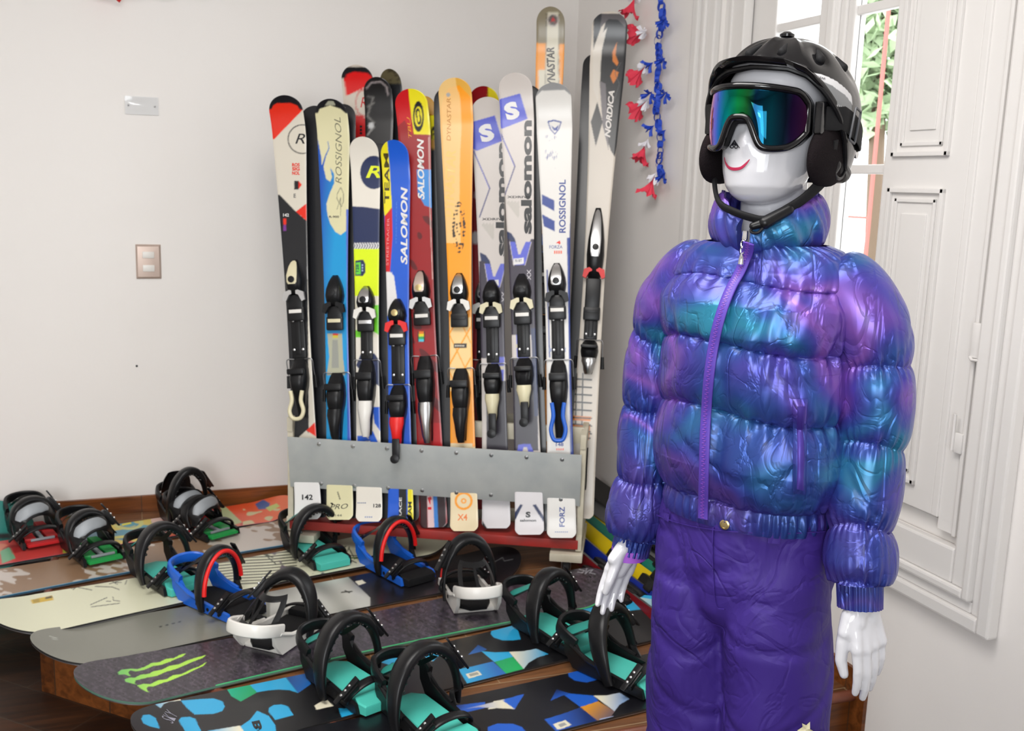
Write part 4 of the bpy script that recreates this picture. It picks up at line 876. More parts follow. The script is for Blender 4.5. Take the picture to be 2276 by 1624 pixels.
    if st.get('mesh'):   # silver mesh ankle strap folded across the top
        pts=spline([(-.070,-.06,.045),(-.060,-.05,.085),(-.02,-.045,.11),(.03,-.03,.105),(.066,.0,.06)],24)
        m3=MB().ribbon(pts,(0,.55,.8),[.055*np.interp(i/24,(0,.2,.8,1),(.45,1,.9,.4)) for i in range(25)],.007,bulge=.4).build('mesh_strap','black_plastic',b,True,50)
        MB().ribbon([Vector(p)+Vector((0,-.003,.004)) for p in pts[5:20]],(0,.55,.8),[.040*np.interp(i/14,(0,.2,.8,1),(.5,1,.9,.4)) for i in range(15)],.006,bulge=.3).build('mesh_panel','silver_mesh',m3,True,50)
    return b
TEAL=dict(hbh=.17,base='black_plastic',bed='teal_foam',fin='teal_dark',hb='dark_green_plastic',aw=.056)
BLUE=dict(base='blue_plastic',bed='black_matte',hb='black_plastic',aw=.044,fin=None)
WHITE=dict(base='white_plastic',bed='black_matte',hb='black_plastic',aw=.050,fin=None,lad_up=True,toe=.035,hbopen=True)
REDB=dict(base='black_plastic',bed='red_foam',hb='black_plastic',kind='t',mesh=True,hbopen=False,hbh=.12)
GRNB=dict(base='black_plastic',bed='green_foam',hb='black_plastic',kind='t',mesh=True,hbopen=False,hbh=.10)
sky=sr(40,160,208); skd=sr(30,100,175); nv=sr(18,60,120); bk=sr(20,20,23); crm=sr(220,214,190); grn=sr(10,150,90)
# A: red and orange board by the wall
def splash(cols,s,seed,thr):
    def f(X,Y,C):
        for i,c in enumerate(cols):
            m_=noise3(X,Y*1.8,X*0,s,seed+i)>thr; C[m_]=c
        return C
    return f
A_,la=make_board('red snowboard with orange tip and swirling colours, closest to the left wall',-.10,3.99,13.5,1.42,.235,.275,sr(196,64,60),[
 ('F',splash([sr(214,120,90),sr(90,160,110),sr(170,40,40)],.035,31,1.1)),
 ('P',[(150,1150),(185,1145),(200,1190),(140,1240),(140,1190)],sr(190,200,70)),('P',[(165,1170),(330,1120),(360,1170),(200,1230)],sr(80,120,150),sr(60,150,170),[(165,1170),(330,1170)]),
 ('F',lambda X,Y,C:np.where(((X>180)&(X<345)&(noise3(X,Y*2,X*0,.08,8)>.35))[...,None],np.array(sr(214,190,80)),C)),
 ('E',(285,1162),34,15,sr(200,200,120),.72),('E',(283,1164),18,7,sr(60,150,170),0),('L',[(272,1166),(290,1162)],4,yel),('L',[(205,1200),(312,1188)],6,sr(214,206,90)),
 ('P',[(325,1130),(345,1125),(375,1180),(350,1190)],sr(225,190,180)),('P',[(345,1125),(420,1115),(430,1200),(375,1180)],sr(150,70,70)),
 ('P',[(480,1128),(500,1124),(540,1160),(500,1172),(470,1172)],sr(176,190,140)),('P',[(500,1124),(650,1090),(660,1160),(540,1162)],sr(224,72,28),sr(236,110,60),[(520,1140),(640,1140)]),
 ('F',lambda X,Y,C:np.where(((X>540)&(Y>1130)&(noise3(X,Y*2.4,X*0,.10,6)>.3))[...,None],np.array(sr(206,196,150)),C)),
 ('P',[(567,1120),(585,1110),(600,1118),(597,1130),(575,1132)],sr(60,90,150)),('P',[(590,1128),(615,1118),(622,1125),(600,1136)],sr(190,200,110)),
('P',[(0,1225),(20,1215),(35,1240),(5,1252)],sr(110,170,130))],side=(.02,.03,.03),ecol=sr(212,84,96))
def at_board(fn,px,py): return fn(px,py,.009)
# B: brown worn board
def worn(X,Y,C):
    n1=noise3(X*.8,Y*2.2,X*0,.030,21)+.35*noise3(X,Y*2,X*0,.2,22); m_=n1>.12; C[m_]=np.array(sr(200,190,182)); return C
B_,lb=make_board('worn brown and white snowboard with light blue edge, second row from wall',-.03,3.71,14.5,1.40,.235,.275,sr(142,112,86),[('F',worn)],side=sr(50,90,115),ecol=sr(88,150,180))
# C: cream board with ink drawings
def hatch(X,Y,C):
    m_=(X>470)&(X<660)&(Y<1300)&(np.sin((Y+X*.07)*.98+np.sin(X*.05)*.6)>.25)&(Y>1206); C[m_]=np.array(sr(70,72,60)); return C
def inkp(*sets): return [('L',KA(*s),1.6,sr(40,42,40)) for s in sets]
C_,lc=make_board('cream snowboard with black ink sketches and yellow sticker, third row from wall',.325,3.437,14,1.62,.270,.318,sr(218,218,190),[('F',hatch),
 ('P',KA((235,1078),(400,1044),(412,1080),(248,1108)),sr(206,170,40)),('P',KA((345,1058),(398,1048),(402,1062),(350,1072)),sr(60,50,20)),('P',KA((250,1076),(300,1066),(306,1094),(256,1102)),sr(170,140,40)),
 *inkp([(695,1115),(820,1060)],[(700,1132),(915,1104)],[(865,1055),(870,1082),(918,1088)],[(815,1088),(850,1090)],[(545,992),(585,980),(705,1003)],[(585,980),(560,1000)],[(730,975),(860,980),(915,1000)],[(840,955),(950,920)],[(850,930),(900,960)],[(960,960),(972,925)],[(870,945),(930,945)]),
 *[('L',KC(*s),2.2,sr(50,60,45)) for s in ([(480,350),(560,400),(650,400)],[(520,420),(640,405)],[(490,380),(540,345)],[(510,400),(600,440)],[(540,390),(560,350)],[(470,330),(530,420)],[(30,365),(120,410),(60,390)],[(60,380),(140,450)],[(560,360),(590,420)])],
 ('L',KC((520,405),(600,415),(650,402)),2.5,sr(70,110,50)),('F',lambda X,Y,C:np.where(((X>440)&(X<500)&(Y>1275)&(noise3(X,Y,X*0,.22,3)>.5))[...,None],np.array(sr(120,130,100)),C)),
 ('F',lambda X,Y,C:np.where(((X>600)&(X<745)&(Y<1275)&(noise3(X,Y,X*0,.16,13)>1.15))[...,None],np.array(sr(100,90,100)),C))],side=(.02,.02,.02),res=.0035,dz=.0105)
# D: grey and black
def cloud(X,Y,C):
    m_=(X>600)&(X<830); n_=np.clip(noise3(X,Y*2,X*0,.03,2)*.5+.5,0,1)[...,None]; c=np.array(sr(120,120,116))*(1-n_)+np.array(sr(190,190,184))*n_; C[m_]=c[m_]; return C
D_,ld=make_board('grey snowboard fading to black, with cloudy print, fourth row from wall',.49,3.163,11,1.63,.258,.295,sr(122,122,112),[('F',cloud),
 ('P',KC((520,490),(680,640),(680,800),(1800,700),(1800,200),(520,300)),sr(28,27,30)),('P',KC((592,548),(632,538),(655,556),(614,570)),crm),
 ('F',lambda X,Y,C:C*(1+.05*noise3(X,Y*2,X*0,.02,15)[...,None])),
 *[('L',KB((838+i*40,548-i*10),(852+i*40,545-i*10)),2.4,sr(40,40,40)) for i in range(4)],('L',KC((515,610),(575,605)),2.6,sr(30,30,30)),('L',KC((535,600),(560,612)),2.6,sr(30,30,30)),
 ('L',KC((1415,330),(1440,310),(1500,318)),1.2,sr(90,90,94)),('L',KC((1395,435),(1440,410),(1450,430),(1500,420)),1.2,sr(110,110,112)),
 ('L',KA((378,1355),(435,1372)),1.3,sr(190,190,185)),('L',KA((400,1375),(440,1384)),1.3,sr(180,180,175))],side=(.02,.02,.02),res=.0035)
# E: dark board with green claw mark
def mottle(X,Y,C):
    n_=noise3(X*.9+Y*.5,Y*1.9-X*.3,X*0,.22,41); n2=noise3(X+Y,Y*2-X*.6,X*0,.34,44); m_=(n_>.15)&(np.abs(n2)>.25); C[m_]=np.array(sr(78,68,80)); m_=n_*n2<-.55; C[m_]=np.array(sr(32,29,34)); return C
g1,g2=sr(110,190,90),sr(170,222,70); gg=KB((600,850),(850,850))
claws=[((575,835),(595,820),(650,812),(700,815),(745,800),(790,775),(835,772),(880,750),(930,745),(965,725),(1008,714),(985,735),(940,752),(905,768),(850,788),(800,795),(745,818),(690,830),(655,822),(640,835),(657,862),(615,848),(580,850)),
       ((615,880),(650,868),(680,870),(720,850),(770,845),(800,828),(850,820),(900,795),(960,785),(1010,762),(1060,745),(1132,726),(1110,745),(1050,768),(1000,790),(940,815),(880,832),(820,858),(760,868),(715,880),(688,885),(680,905),(700,915),(660,905),(625,895)),
       ((695,918),(740,908),(780,910),(830,885),(880,880),(920,855),(980,845),(1040,815),(1085,800),(1138,768),(1115,795),(1060,820),(1010,845),(960,865),(900,890),(850,905),(800,925),(765,925),(755,938),(772,964),(740,950),(715,935))]
E_,le=make_board('dark mottled snowboard with lime green claw mark and green edge, fifth row',.665,2.885,9.5,1.72,.25,.30,sr(52,46,55),[('F',mottle),*[('P',KB(*c),g1,g2,gg) for c in claws],
 ('L',KC((1920,455),(1890,462),(1880,478),(1910,485),(1900,498),(1870,494)),1.6,sr(150,150,156)),('L',KC((1925,470),(1915,505),(1935,485),(1960,480),(1940,498),(1975,505)),1.6,sr(150,150,156))],side=sr(84,120,104),ecol=sr(48,176,108),ex0=480,dz=.002,res=.0028)
# F: black with blue geometric shapes
F_,lf=make_board('black snowboard with bright blue and green geometric shapes, sixth row from wall',.775,2.60,11,1.66,.255,.305,bk,[
 ('P',KB((715,1005),(790,960),(925,948),(975,1012),(900,1022),(865,1035),(845,1062),(800,1030)),sky,crm,KB((780,1000),(960,990))),
 ('P',KB((972,1014),(1100,1004),(1180,1000),(1235,1018),(1252,1050),(1235,1080),(1180,1098),(1060,1102),(1010,1060)),sky),
 ('P',KB((722,1130),(735,1105),(775,1102),(815,1125),(840,1192),(780,1178),(740,1160)),sky),('P',KB((960,1140),(975,1120),(1030,1116),(1065,1130),(1102,1210),(1000,1210)),sky),
 ('P',KB((1243,906),(1385,888),(1455,962),(1352,1020),(1290,985)),sr(20,170,140),grn,KB((1250,910),(1420,990))),
 ('P',KB((1383,888),(1620,846),(1715,966),(1660,948),(1590,944),(1520,950),(1455,962)),sky),('P',KB((1622,846),(1765,822),(1795,910),(1715,966)),nv,skd,KB((1622,846),(1790,910))),
 ('P',KB((1527,1085),(1530,1060),(1560,1042),(1610,1038),(1650,1050),(1685,1105),(1570,1136)),sky),
 ('P',KB((1410,1135),(1455,1078),(1530,1112),(1570,1170),(1578,1230),(1340,1230),(1345,1180)),sky),('P',KB((1140,1206),(1345,1172),(1370,1206),(1300,1230),(1150,1230)),crm,sky,KB((1345,1180),(1140,1200))),
 ('P',KB((1818,1045),(1890,1003),(1938,1048),(1830,1072)),crm),('P',KB((1970,1062),(2150,1075),(2150,1102),(2000,1125)),sky),
 ('P',KC((670,985),(800,990),(960,965),(1112,935),(1042,1006),(965,992),(800,1015),(800,1030),(700,1000)),sky),('P',KC((840,985),(960,968),(1010,990),(1040,1006),(965,994),(850,1004)),sky,crm,KC((840,990),(1000,990))),
 ('P',KC((1242,970),(1300,912),(1352,938),(1320,950)),nv,skd,KC((1300,912),(1300,970))),('P',KC((1318,948),(1400,955),(1478,952),(1500,980),(1395,1012)),sky),
 ('P',KC((1478,952),(1560,948),(1635,934),(1705,965),(1640,985),(1590,1015),(1562,1050)),crm,sky,KC((1500,960),(1690,970))),('P',KC((1395,1010),(1500,980),(1562,1050),(1460,1077)),grn,sr(20,170,90),KC((1400,1000),(1520,1060))),
 ('P',KC((1188,1053),(1385,1008),(1462,1077),(1245,1148)),skd,sky,KC((1400,1040),(1230,1130))),('P',KC((1228,1080),(1300,1060),(1322,1083),(1248,1106)),crm),('P',KC((1245,1080),(1295,1068),(1306,1080),(1256,1094)),sr(150,150,140)),
 ('P',KC((1372,850),(1378,820),(1420,800),(1500,800),(1530,830),(1545,880),(1500,886),(1440,886),(1390,870)),sky),
 ('P',KC((1872,690),(1900,685),(1950,692),(1978,712),(1970,728),(1915,730)),sky),('P',KC((2040,640),(2170,585),(2215,620),(2300,600),(2300,700),(2118,722),(2080,670)),sky),('P',KC((2090,618),(2172,588),(2240,640),(2300,650),(2300,690),(2215,662)),crm,sr(150,190,200),KC((2172,588),(2250,690))),
 ('P',KC((500,1290),(540,1275),(640,1275),(660,1300),(520,1335)),sky)],
 [('SKY',KB((903,1135))[0],(12,-24),(-26,-9),sr(150,150,165),-.012,.2),('BURTON',KC((2110,662))[0],(24,16),(5,-5),bk,.01),('B',KC((2140,672))[0],(12,7),(7,-6),bk,.05),('B',KC((30,1375))[0],(8,20),(-18,4),bk,.05),('XX'[:0] or '13',KB((1460,1195))[0],(6,6),(6,-4),bk,.0)],side=(.02,.02,.02),res=.0025)
# G: same design in royal blue and orange, nearest
rb=sr(30,90,190); rn=sr(20,44,100); orr=sr(206,140,40)
G_,lg=make_board('black snowboard with royal blue and orange shapes, nearest row at the platform edge',1.045,2.315,7.5,1.58,.255,.300,sr(19,19,24),[
 ('P',KD((-10,1370),(70,1355),(160,1335),(248,1308),(165,1440),(70,1420),(-60,1440)),rb,crm,KD((200,1360),(20,1400))),('P',KD((75,1355),(250,1308),(168,1438)),rb),
 ('P',KC((1075,1290),(1150,1262),(1340,1240),(1340,1275),(1220,1300),(1150,1320)),rb),('P',KC((1200,1285),(1440,1230),(1510,1280),(1300,1270)),crm,rb,KC((1440,1250),(1200,1280))),('P',KC((1480,1232),(1562,1195),(1512,1280),(1440,1232)),rb),
 ('P',KD((473,1366),(525,1270),(640,1305),(580,1320)),rn,rb,KD((500,1290),(520,1366))),('P',KD((590,1318),(640,1305),(838,1322),(880,1368),(728,1420)),rb),
 ('P',KD((838,1322),(960,1320),(1060,1297),(1145,1350),(1060,1400),(1018,1455)),crm,sr(130,160,200),KD((900,1330),(1100,1350))),('P',KD((728,1420),(880,1370),(1018,1455),(960,1545),(890,1550)),orr,sr(110,90,90),KD((800,1400),(930,1530))),
 ('P',KD((422,1525),(600,1470),(728,1422),(895,1552),(600,1650),(520,1624)),rb,rn,KD((450,1560),(760,1440))),('P',KD((495,1565),(600,1530),(652,1572),(560,1608),(530,1610)),crm),('P',KD((535,1570),(590,1550),(615,1570),(560,1590)),sr(150,150,150)),
 ('P',KD((622,1130),(640,1095),(720,1062),(800,1060),(870,1130),(880,1185),(780,1210),(680,1195),(630,1160)),rb),('P',KD((-60,1590),(20,1560),(150,1562),(230,1590),(270,1640),(-60,1640)),rb),
 ('P',KD((890,1520),(1010,1495),(1000,1530),(900,1555)),sr(150,160,190))],side=(.02,.02,.02),res=.003)
def put(board,loc,px,py,yoff,rot,st,**k):
    x,y=loc(px,py,.01); binding_sb(board,x,y+yoff,rot,st,**k)
put(A_,la,82,1198,.03,4,REDB,seed=1,arch=(.074,.075),archtilt=.5)
put(A_,la,418,1160,-.01,4,dict(REDB,hbh=.11),seed=2,arch=(.074,.155),archtilt=-.15,hbtilt=.5)
put(B_,lb,212,1238,.05,6,GRNB,seed=3,arch=(.074,.080),archtilt=.5)
put(B_,lb,462,1186,.05,14,GRNB,seed=4,arch=(.072,.06),archtilt=.6)
put(C_,lc,372,1290,.01,10,TEAL,seed=5,arch=(.088,.118))
put(C_,lc,700,1232,-.01,2,TEAL,seed=6,arch=(.084,.118),archtilt=.0)
put(D_,ld,490,1345,.00,22,BLUE,seed=7,arch=(.080,.125),archrim='red_rubber',archtilt=.0)
put(D_,ld,880,1268,.00,10,BLUE,seed=8,arch=(.080,.125),archrim='red_rubber',archtilt=.0)
put(E_,le,632,1412,.00,128,dict(WHITE,lad_up=False,bed='black_matte'),seed=9,arch=(.080,.125),archtilt=-.3)
put(E_,le,1040,1330,.00,166,dict(WHITE,lad_up=False),seed=10,arch=(.082,.140),archrim='red_rubber',archtilt=-.2)
put(F_,lf,782,1528,.00,10,TEAL,seed=11,arch=(.096,.132),archtilt=.15)
put(F_,lf,1232,1410,.00,8,TEAL,seed=12,arch=(.090,.130),archtilt=.15)
put(G_,lg,955,1612,.01,8,TEAL,seed=13,arch=(.098,.135),archtilt=.15)
put(G_,lg,1378,1500,.00,18,TEAL,seed=14,arch=(.084,.125),archtilt=.4)
# teal board standing on its long edge on the lower floor against the left wall
Mt_=frame(Vector((1,0,0)),Vector((0,.18,.984)),Vector((0,-.984,.18)),Vector((-1.14,4.245,.135)))
make_board('teal snowboard standing on its edge against the white wall at far left',0,0,0,1.5,.235,.275,sr(20,130,120),[('F',lambda X,Y,C:np.where(((Y>1185)&(Y<1198))[...,None],np.array((.01,.01,.012)),C))],M=Mt_,res=.01)
# pile of skis lying along the right wall
for k,(x,z,col,tip,tl,y0,y1) in enumerate(((1.80,.30,(.02,.02,.02),None,24,2.35,3.85),(1.765,.255,(.13,.13,.13),None,30,2.30,3.75),(1.73,.225,(.02,.02,.022),sr(226,200,30),36,2.42,3.80),
     (1.68,.215,sr(30,120,100),None,50,2.36,3.70),(1.64,.205,sr(226,196,20),None,56,2.40,3.66),(1.58,.19,sr(30,50,150),None,72,2.45,3.60),(1.52,.183,sr(130,20,30),None,80,2.5,3.5))):
    names=('black ski topmost against the wall in the pile behind the mannequin','dark grey ski second from the wall in the pile behind the mannequin','black ski with yellow tip in the pile behind the mannequin','dark green ski in the pile behind the mannequin, above the yellow one','yellow ski in the pile between rack and mannequin','blue ski low in the pile between rack and mannequin','dark red ski lowest in the pile beside the ski rack')
    lying_ski(names[k],y0,y1,x,z,col,tl,tip)
# ------------------------------------------------------------------ mannequin
from mathutils.bvhtree import BVHTree
PHI=math.radians(-59); MO=Vector((1.005,1.46,0))
MM=Matrix.Translation(MO)@Matrix.Rotation(PHI,4,'Z'); MI=MM.inverted()
man=empty('mannequin',M=MM); tag(man,'glossy white mannequin in purple blue puffer jacket, purple ski trousers, helmet and goggles','mannequin')
mdl=lambda mb,name,m,par=None,smooth=True,ang=60,recalc=True: mb.build(name,m,par or man,smooth,ang,recalc)
def bvh(mb): return BVHTree.FromPolygons([Vector(v) for v in mb.v],[tuple(f) for f in mb.f])
def cast(tree,px,py,off=.001):
    """point on a surface (mannequin space) seen at a photo position, lifted off along the normal"""
    o=MI@Vector(CC); d=(MI.to_3x3()@Vector(ray(px,py))).normalized(); h=tree.ray_cast(o,d)
    if h[0] is None: return None,None
    n=h[1]; n=-n if n.dot(d)>0 else n
    return h[0]+n*off,n
# ---- body: one continuous skin made by fusing overlapping volumes
hb=MB()
HZ=[(1.532,.014,-.070,-.030),(1.536,.030,-.085,-.012),(1.544,.044,-.096,.010),(1.560,.058,-.106,.035),(1.585,.0665,-.110,.058),(1.610,.0715,-.110,.072),(1.64,.074,-.104,.084),(1.67,.0765,-.102,.092),(1.70,.078,-.099,.096),(1.73,.075,-.091,.092),(1.755,.064,-.075,.078),(1.773,.045,-.052,.055),(1.783,.022,-.025,.028),(1.785,.004,-.004,.006)]
def head_ring(z,a,yf,yb,n=48):
    yc=(yf+yb)/2; b=(yb-yf)/2; row=[]
    for j in range(n):
        t=2*PI*j/n; x=a*math.copysign(abs(math.cos(t))**.92,math.cos(t)); y=yc+b*math.copysign(abs(math.sin(t))**.92,math.sin(t))
        if y<0: y-=.014*math.exp(-(x/.013)**2)*math.exp(-((z-1.632)/.020)**2)
        row.append([x,y,z])
    return row
zz=[h[0] for h in HZ]; hs=[]
for z in np.concatenate([np.linspace(1.532,1.56,7),np.linspace(1.565,1.76,34),np.linspace(1.765,1.785,6)]):
    hs.append(head_ring(z,*[np.interp(z,zz,[h[k] for h in HZ]) for k in (1,2,3)]))
hb.grid(np.array(hs),closed_u=True,cap=True)
HEADT=bvh(hb)
P=[]
for z,r,yc in ((1.40,.075,.02),(1.44,.060,.018),(1.47,.054,.012),(1.50,.052,.006),(1.53,.052,.004),(1.56,.054,.006),(1.60,.05,.01)):
    P.append([[r*math.cos(t),yc+r*1.02*math.sin(t),z] for t in np.linspace(0,2*PI,33)[:-1]])
hb.grid(np.array(P),closed_u=True,cap=True)
def loft_z(mb,rows,n=40,e=2.):
    P=[]
    for (z,a,b,xc,yc) in rows:
        P.append([[xc+a*math.copysign(abs(math.cos(t))**(2/e),math.cos(t)),yc+b*math.copysign(abs(math.sin(t))**(2/e),math.sin(t)),z] for t in np.linspace(0,2*PI,n+1)[:-1]])
    mb.grid(np.array(P),closed_u=True,cap=True)
loft_z(hb,[(.80,.09,.07,0,0),(.86,.115,.085,0,0),(.95,.125,.09,0,0),(1.05,.115,.085,0,0),(1.15,.12,.085,0,0),(1.3,.14,.09,0,0),(1.38,.15,.08,0,.01),(1.43,.11,.06,0,.015),(1.46,.055,.05,0,.015)])
for s in (-1,1):
    hb.capsule((s*.068,0,.82),(s*.076,.0,.46),.060,.048); hb.capsule((s*.08,0,.46),(s*.082,.02,.09),.052,.034)
    hb.capsule((s*.082,.02,.045),(s*.09,-.13,.03),.036,.026); hb.capsule((s*.082,.05,.035),(s*.082,.02,.05),.032,.034)
def hand(mb,wrist,down,row,nrm,s=1.,curl=.16,thumb_out=1.,elbow=None):
    """wrist point, finger direction, direction towards the thumb, back-of-hand normal"""
    W_=Vector(wrist); D=Vector(down).normalized(); R_=Vector(row); R_=(R_-D*R_.dot(D)).normalized(); N_=Vector(nrm); N_=(N_-D*N_.dot(D)-R_*N_.dot(R_)).normalized()
    at=lambda d,r,n: W_+(D*d+R_*r+N_*n)*s
    if elbow is not None: mb.capsule(elbow,W_+D*.002,.033,.0225*s,n=20)
    mb.capsule(at(-.005,.010,0),at(.03,.016,.001),.019*s,.0155*s); mb.capsule(at(-.005,-.008,0),at(.03,-.012,.001),.019*s,.014*s)
    L=[(.026,.0245,.079,.0090),(.0085,.0100,.090,.0092),(-.009,-.0060,.083,.0086),(-.0255,-.0215,.064,.0076)]
    for i,(kr,wr,fl,fr) in enumerate(L):
        mb.capsule(at(.012,wr*.75,.000),at(.078-.004*abs(i-1),kr,.002),.0135*s,.0108*s)      # metacarpal inside the palm
        p=at(.078-.004*abs(i-1),kr,.002); sp=(kr*.28); a=0.; 
        for seg,(f,rr) in enumerate(((.45,1.),(.31,.90),(.24,.80))):
            a+=curl*(1.0,1.35,1.1)[seg]*(1+.12*i); q=p+(D*math.cos(a)+R_*sp*(1 if seg==0 else .25)-N_*math.sin(a)).normalized()*fl*f*s
            mb.capsule(p,q,fr*rr*s*1.03,fr*(rr-.09)*s,n=16); p=q
    # webbing of the palm and the thumb
    mb.capsule(at(.035,.0,-.004),at(.070,.002,-.003),.0185*s,.0150*s); mb.capsule(at(.02,.022,-.006),at(.045,.034,-.010),.0165*s,.0135*s)
    t0=at(.030,.026,-.008); t1=at(.062,.026+.030*thumb_out,-.016); t2=at(.092,.028+.036*thumb_out,-.022); t3=at(.116,.026+.036*thumb_out,-.022)
    mb.capsule(t0,t1,.0150*s,.0115*s); mb.capsule(t1,t2,.0115*s,.0102*s); mb.capsule(t2,t3,.0102*s,.0078*s)
    return at,(t2,t3)
# its left arm (right in the photo) and right arm
AL=[(.150,.005,1.400),(.184,.010,1.33),(.197,.015,1.25),(.200,.012,1.16),(.200,-.005,1.05),(.214,-.028,.955),(.222,-.035,.905)]
AR=[(-.150,.005,1.400),(-.188,.010,1.33),(-.205,.012,1.24),(-.210,.005,1.14),(-.206,-.012,1.03),(-.208,-.030,.93),(-.211,-.040,.885)]
for A in (AL,AR):
    for i in range(3): hb.capsule(A[i],A[i+1],.045-.004*i,.042-.004*i)
    hb.capsule(A[3],A[5],.035,.026); 
hand(hb,(.226,-.038,.903),(.26,-.04,-1),(-.50,-.87,0),(.87,-.50,0),s=.97,thumb_out=.40,elbow=AL[5],curl=.13)
hand(hb,(-.204,-.046,.900),(-.30,-.22,-1),(-.50,-.86,0),(-.86,.50,0),s=.88,thumb_out=.0,elbow=(-.205,-.032,.95),curl=.10)
body=mdl(hb,'body','gloss_white')
rm=body.modifiers.new('fuse','REMESH'); rm.mode='VOXEL'; rm.voxel_size=.0026; rm.use_smooth_shade=True
sm=body.modifiers.new('smooth','SMOOTH'); sm.factor=.5; sm.iterations=5
# drawn-on mouth and nose mark
def stroke(name,pts,w,m,tree=HEADT,par=None,off=.0018,col=None):
    P=[];N0=[]
    for p in spline([(*q,0) for q in pts],max(8,len(pts)*6)):
        a,n=cast(tree,p[0],p[1],off)
        if a is not None: P.append(a); N0.append(n)
    mb=MB(); k=len(P); side=[]
    for i in range(k): T=(P[min(i+1,k-1)]-P[max(i-1,0)]).normalized(); side.append(N0[i].cross(T))
    ww=w if hasattr(w,'__len__') else [w]*2
    mb.ribbon(P,side,[np.interp(i/(k-1),np.linspace(0,1,len(ww)),ww) for i in range(k)],.0008); return mb
KH=K(1540,60,3.692)
stroke('mouth',KH((268,1070),(275,1110),(300,1150),(345,1165),(400,1155),(440,1120),(468,1085)),[.0012,.0042,.0050,.0042,.0012],'lip_red').build('painted_mouth','lip_red',body)
mb=MB()
for s in (KH((310,988),(348,930),(390,990)),KH((325,975),(348,942),(374,978))):
    a=stroke('n',[s[0],((s[0][0]+s[1][0])/2,(s[0][1]+s[1][1])/2),s[1]],.0011,'ink'); mb.add(a.v,a.f); a=stroke('n',[s[1],((s[1][0]+s[2][0])/2,(s[1][1]+s[2][1])/2),s[2]],.0011,'ink'); mb.add(a.v,a.f)
for cx_ in (328,362):
    c=[(cx_+13*math.cos(t),982+13*math.sin(t)) for t in np.linspace(0,2*PI,9)]; a=stroke('n',KH(*c),.0014,'ink'); mb.add(a.v,a.f)
a=stroke('n',KH((336,960),(350,962),(366,960)),.0026,'ink'); mb.add(a.v,a.f)
mb.build('nose_mark','ink',body)
# ---- helmet
HC=Vector((0,.022,1.672)); HA,HB_,HH=.120,.148,.131
def hel(az,el,k=1.):
    """az 0 = front, +90 = its left ear; el 90 = crown"""
    a=math.radians(az); e=math.radians(el); c=math.cos(e) if el>0 else math.cos(e)**.4
    return Vector((HA*k*c*math.sin(a),-HB_*k*c*math.cos(a),HH*k*math.sin(e)))+HC
def elmin(az):
    a=abs(((az+180)%360)-180); return np.interp(a,(0,30,45,57,70,80,90,130,180),(34,32,27,17,2,-14,-34,-46,-46))
mb=MB(); G=[]; azs=np.linspace(-180,180,361)[:-1]; n_el=110
for i,t in enumerate(np.linspace(0,1,n_el)):
    G.append([list(hel(az,elmin(az)+(88.5-elmin(az))*t,1.+.010*math.exp(-((t-.0)/.02)**2))) for az in azs])
G=np.array(G)
# shallow vent channels pressed into the crown
for j,az in enumerate(azs):
    for i in range(n_el):
        el=elmin(az)+(88.5-elmin(az))*i/(n_el-1)
        for (a0,e0,wa_,we_,dp_) in ((18,52,7,14,.006),(-18,52,7,14,.006),(62,46,9,10,.007),(-62,46,9,10,.007),(100,40,9,12,.006),(-100,40,9,12,.006),(0,66,6,10,-.004),(40,60,5,16,-.003),(-40,60,5,16,-.003),(140,40,8,12,.006)):
            q=((az-a0)/wa_)**2+((el-e0)/we_)**2
            if q<5: G[i,j]-=(G[i,j]-np.array(HC))/np.linalg.norm(G[i,j]-np.array(HC))*dp_*math.exp(-q)
Gw=np.array([[list(MM@Vector(p)) for p in r] for r in G]); uv=project(Gw)
silv=sr(112,114,116); hw_=sr(196,196,198); hk=(.004,.004,.005)
C=apply_art(uv,hk,[('P',KH((830,360),(930,368),(1010,378),(1095,402),(1180,445),(1250,500),(1300,560),(1310,640),(1250,560),(1150,485),(1050,440),(920,412),(865,392)),hw_),
 ('P',KH((905,410),(920,412),(1050,440),(1150,485),(1250,560),(1300,620),(1310,715),(1200,645),(1120,610),(1040,585),(980,500)),silv),('L',KH((1050,588),(1120,612),(1200,648),(1300,705)),1.6,hw_)])
C[G[...,0]<.02]=hk
mb.grid(G,closed_u=True,col=C.reshape(-1,3)); top=list(hel(0,90)); k0=len(mb.v); 
mb.add([top]+[list(p) for p in G[-1]],[(0,1+j,1+(j+1)%360) for j in range(360)],0,hk)
Gi=np.array([[list((Vector(p)-HC)*.93+HC) for p in r] for r in G[:-14]]); mb.grid(Gi,closed_u=True,flip=True,mi=1); mb.grid(np.stack([G[0],Gi[0]],0),closed_u=True,mi=1)
helmet=mdl(mb,'helmet',['print_gloss','fabric_black'],ang=70)
MATS['print_helmet']=MATS['print_gloss'].copy(); MATS['print_helmet'].name='print_helmet'; pb=MATS['print_helmet'].node_tree.nodes['Principled BSDF']; pb.inputs['Roughness'].default_value=.12; pb.inputs['Coat Weight'].default_value=.1; pb.inputs['Specular IOR Level'].default_value=.4; helmet.data.materials[0]=MATS['print_helmet']
HT=bvh(mb)
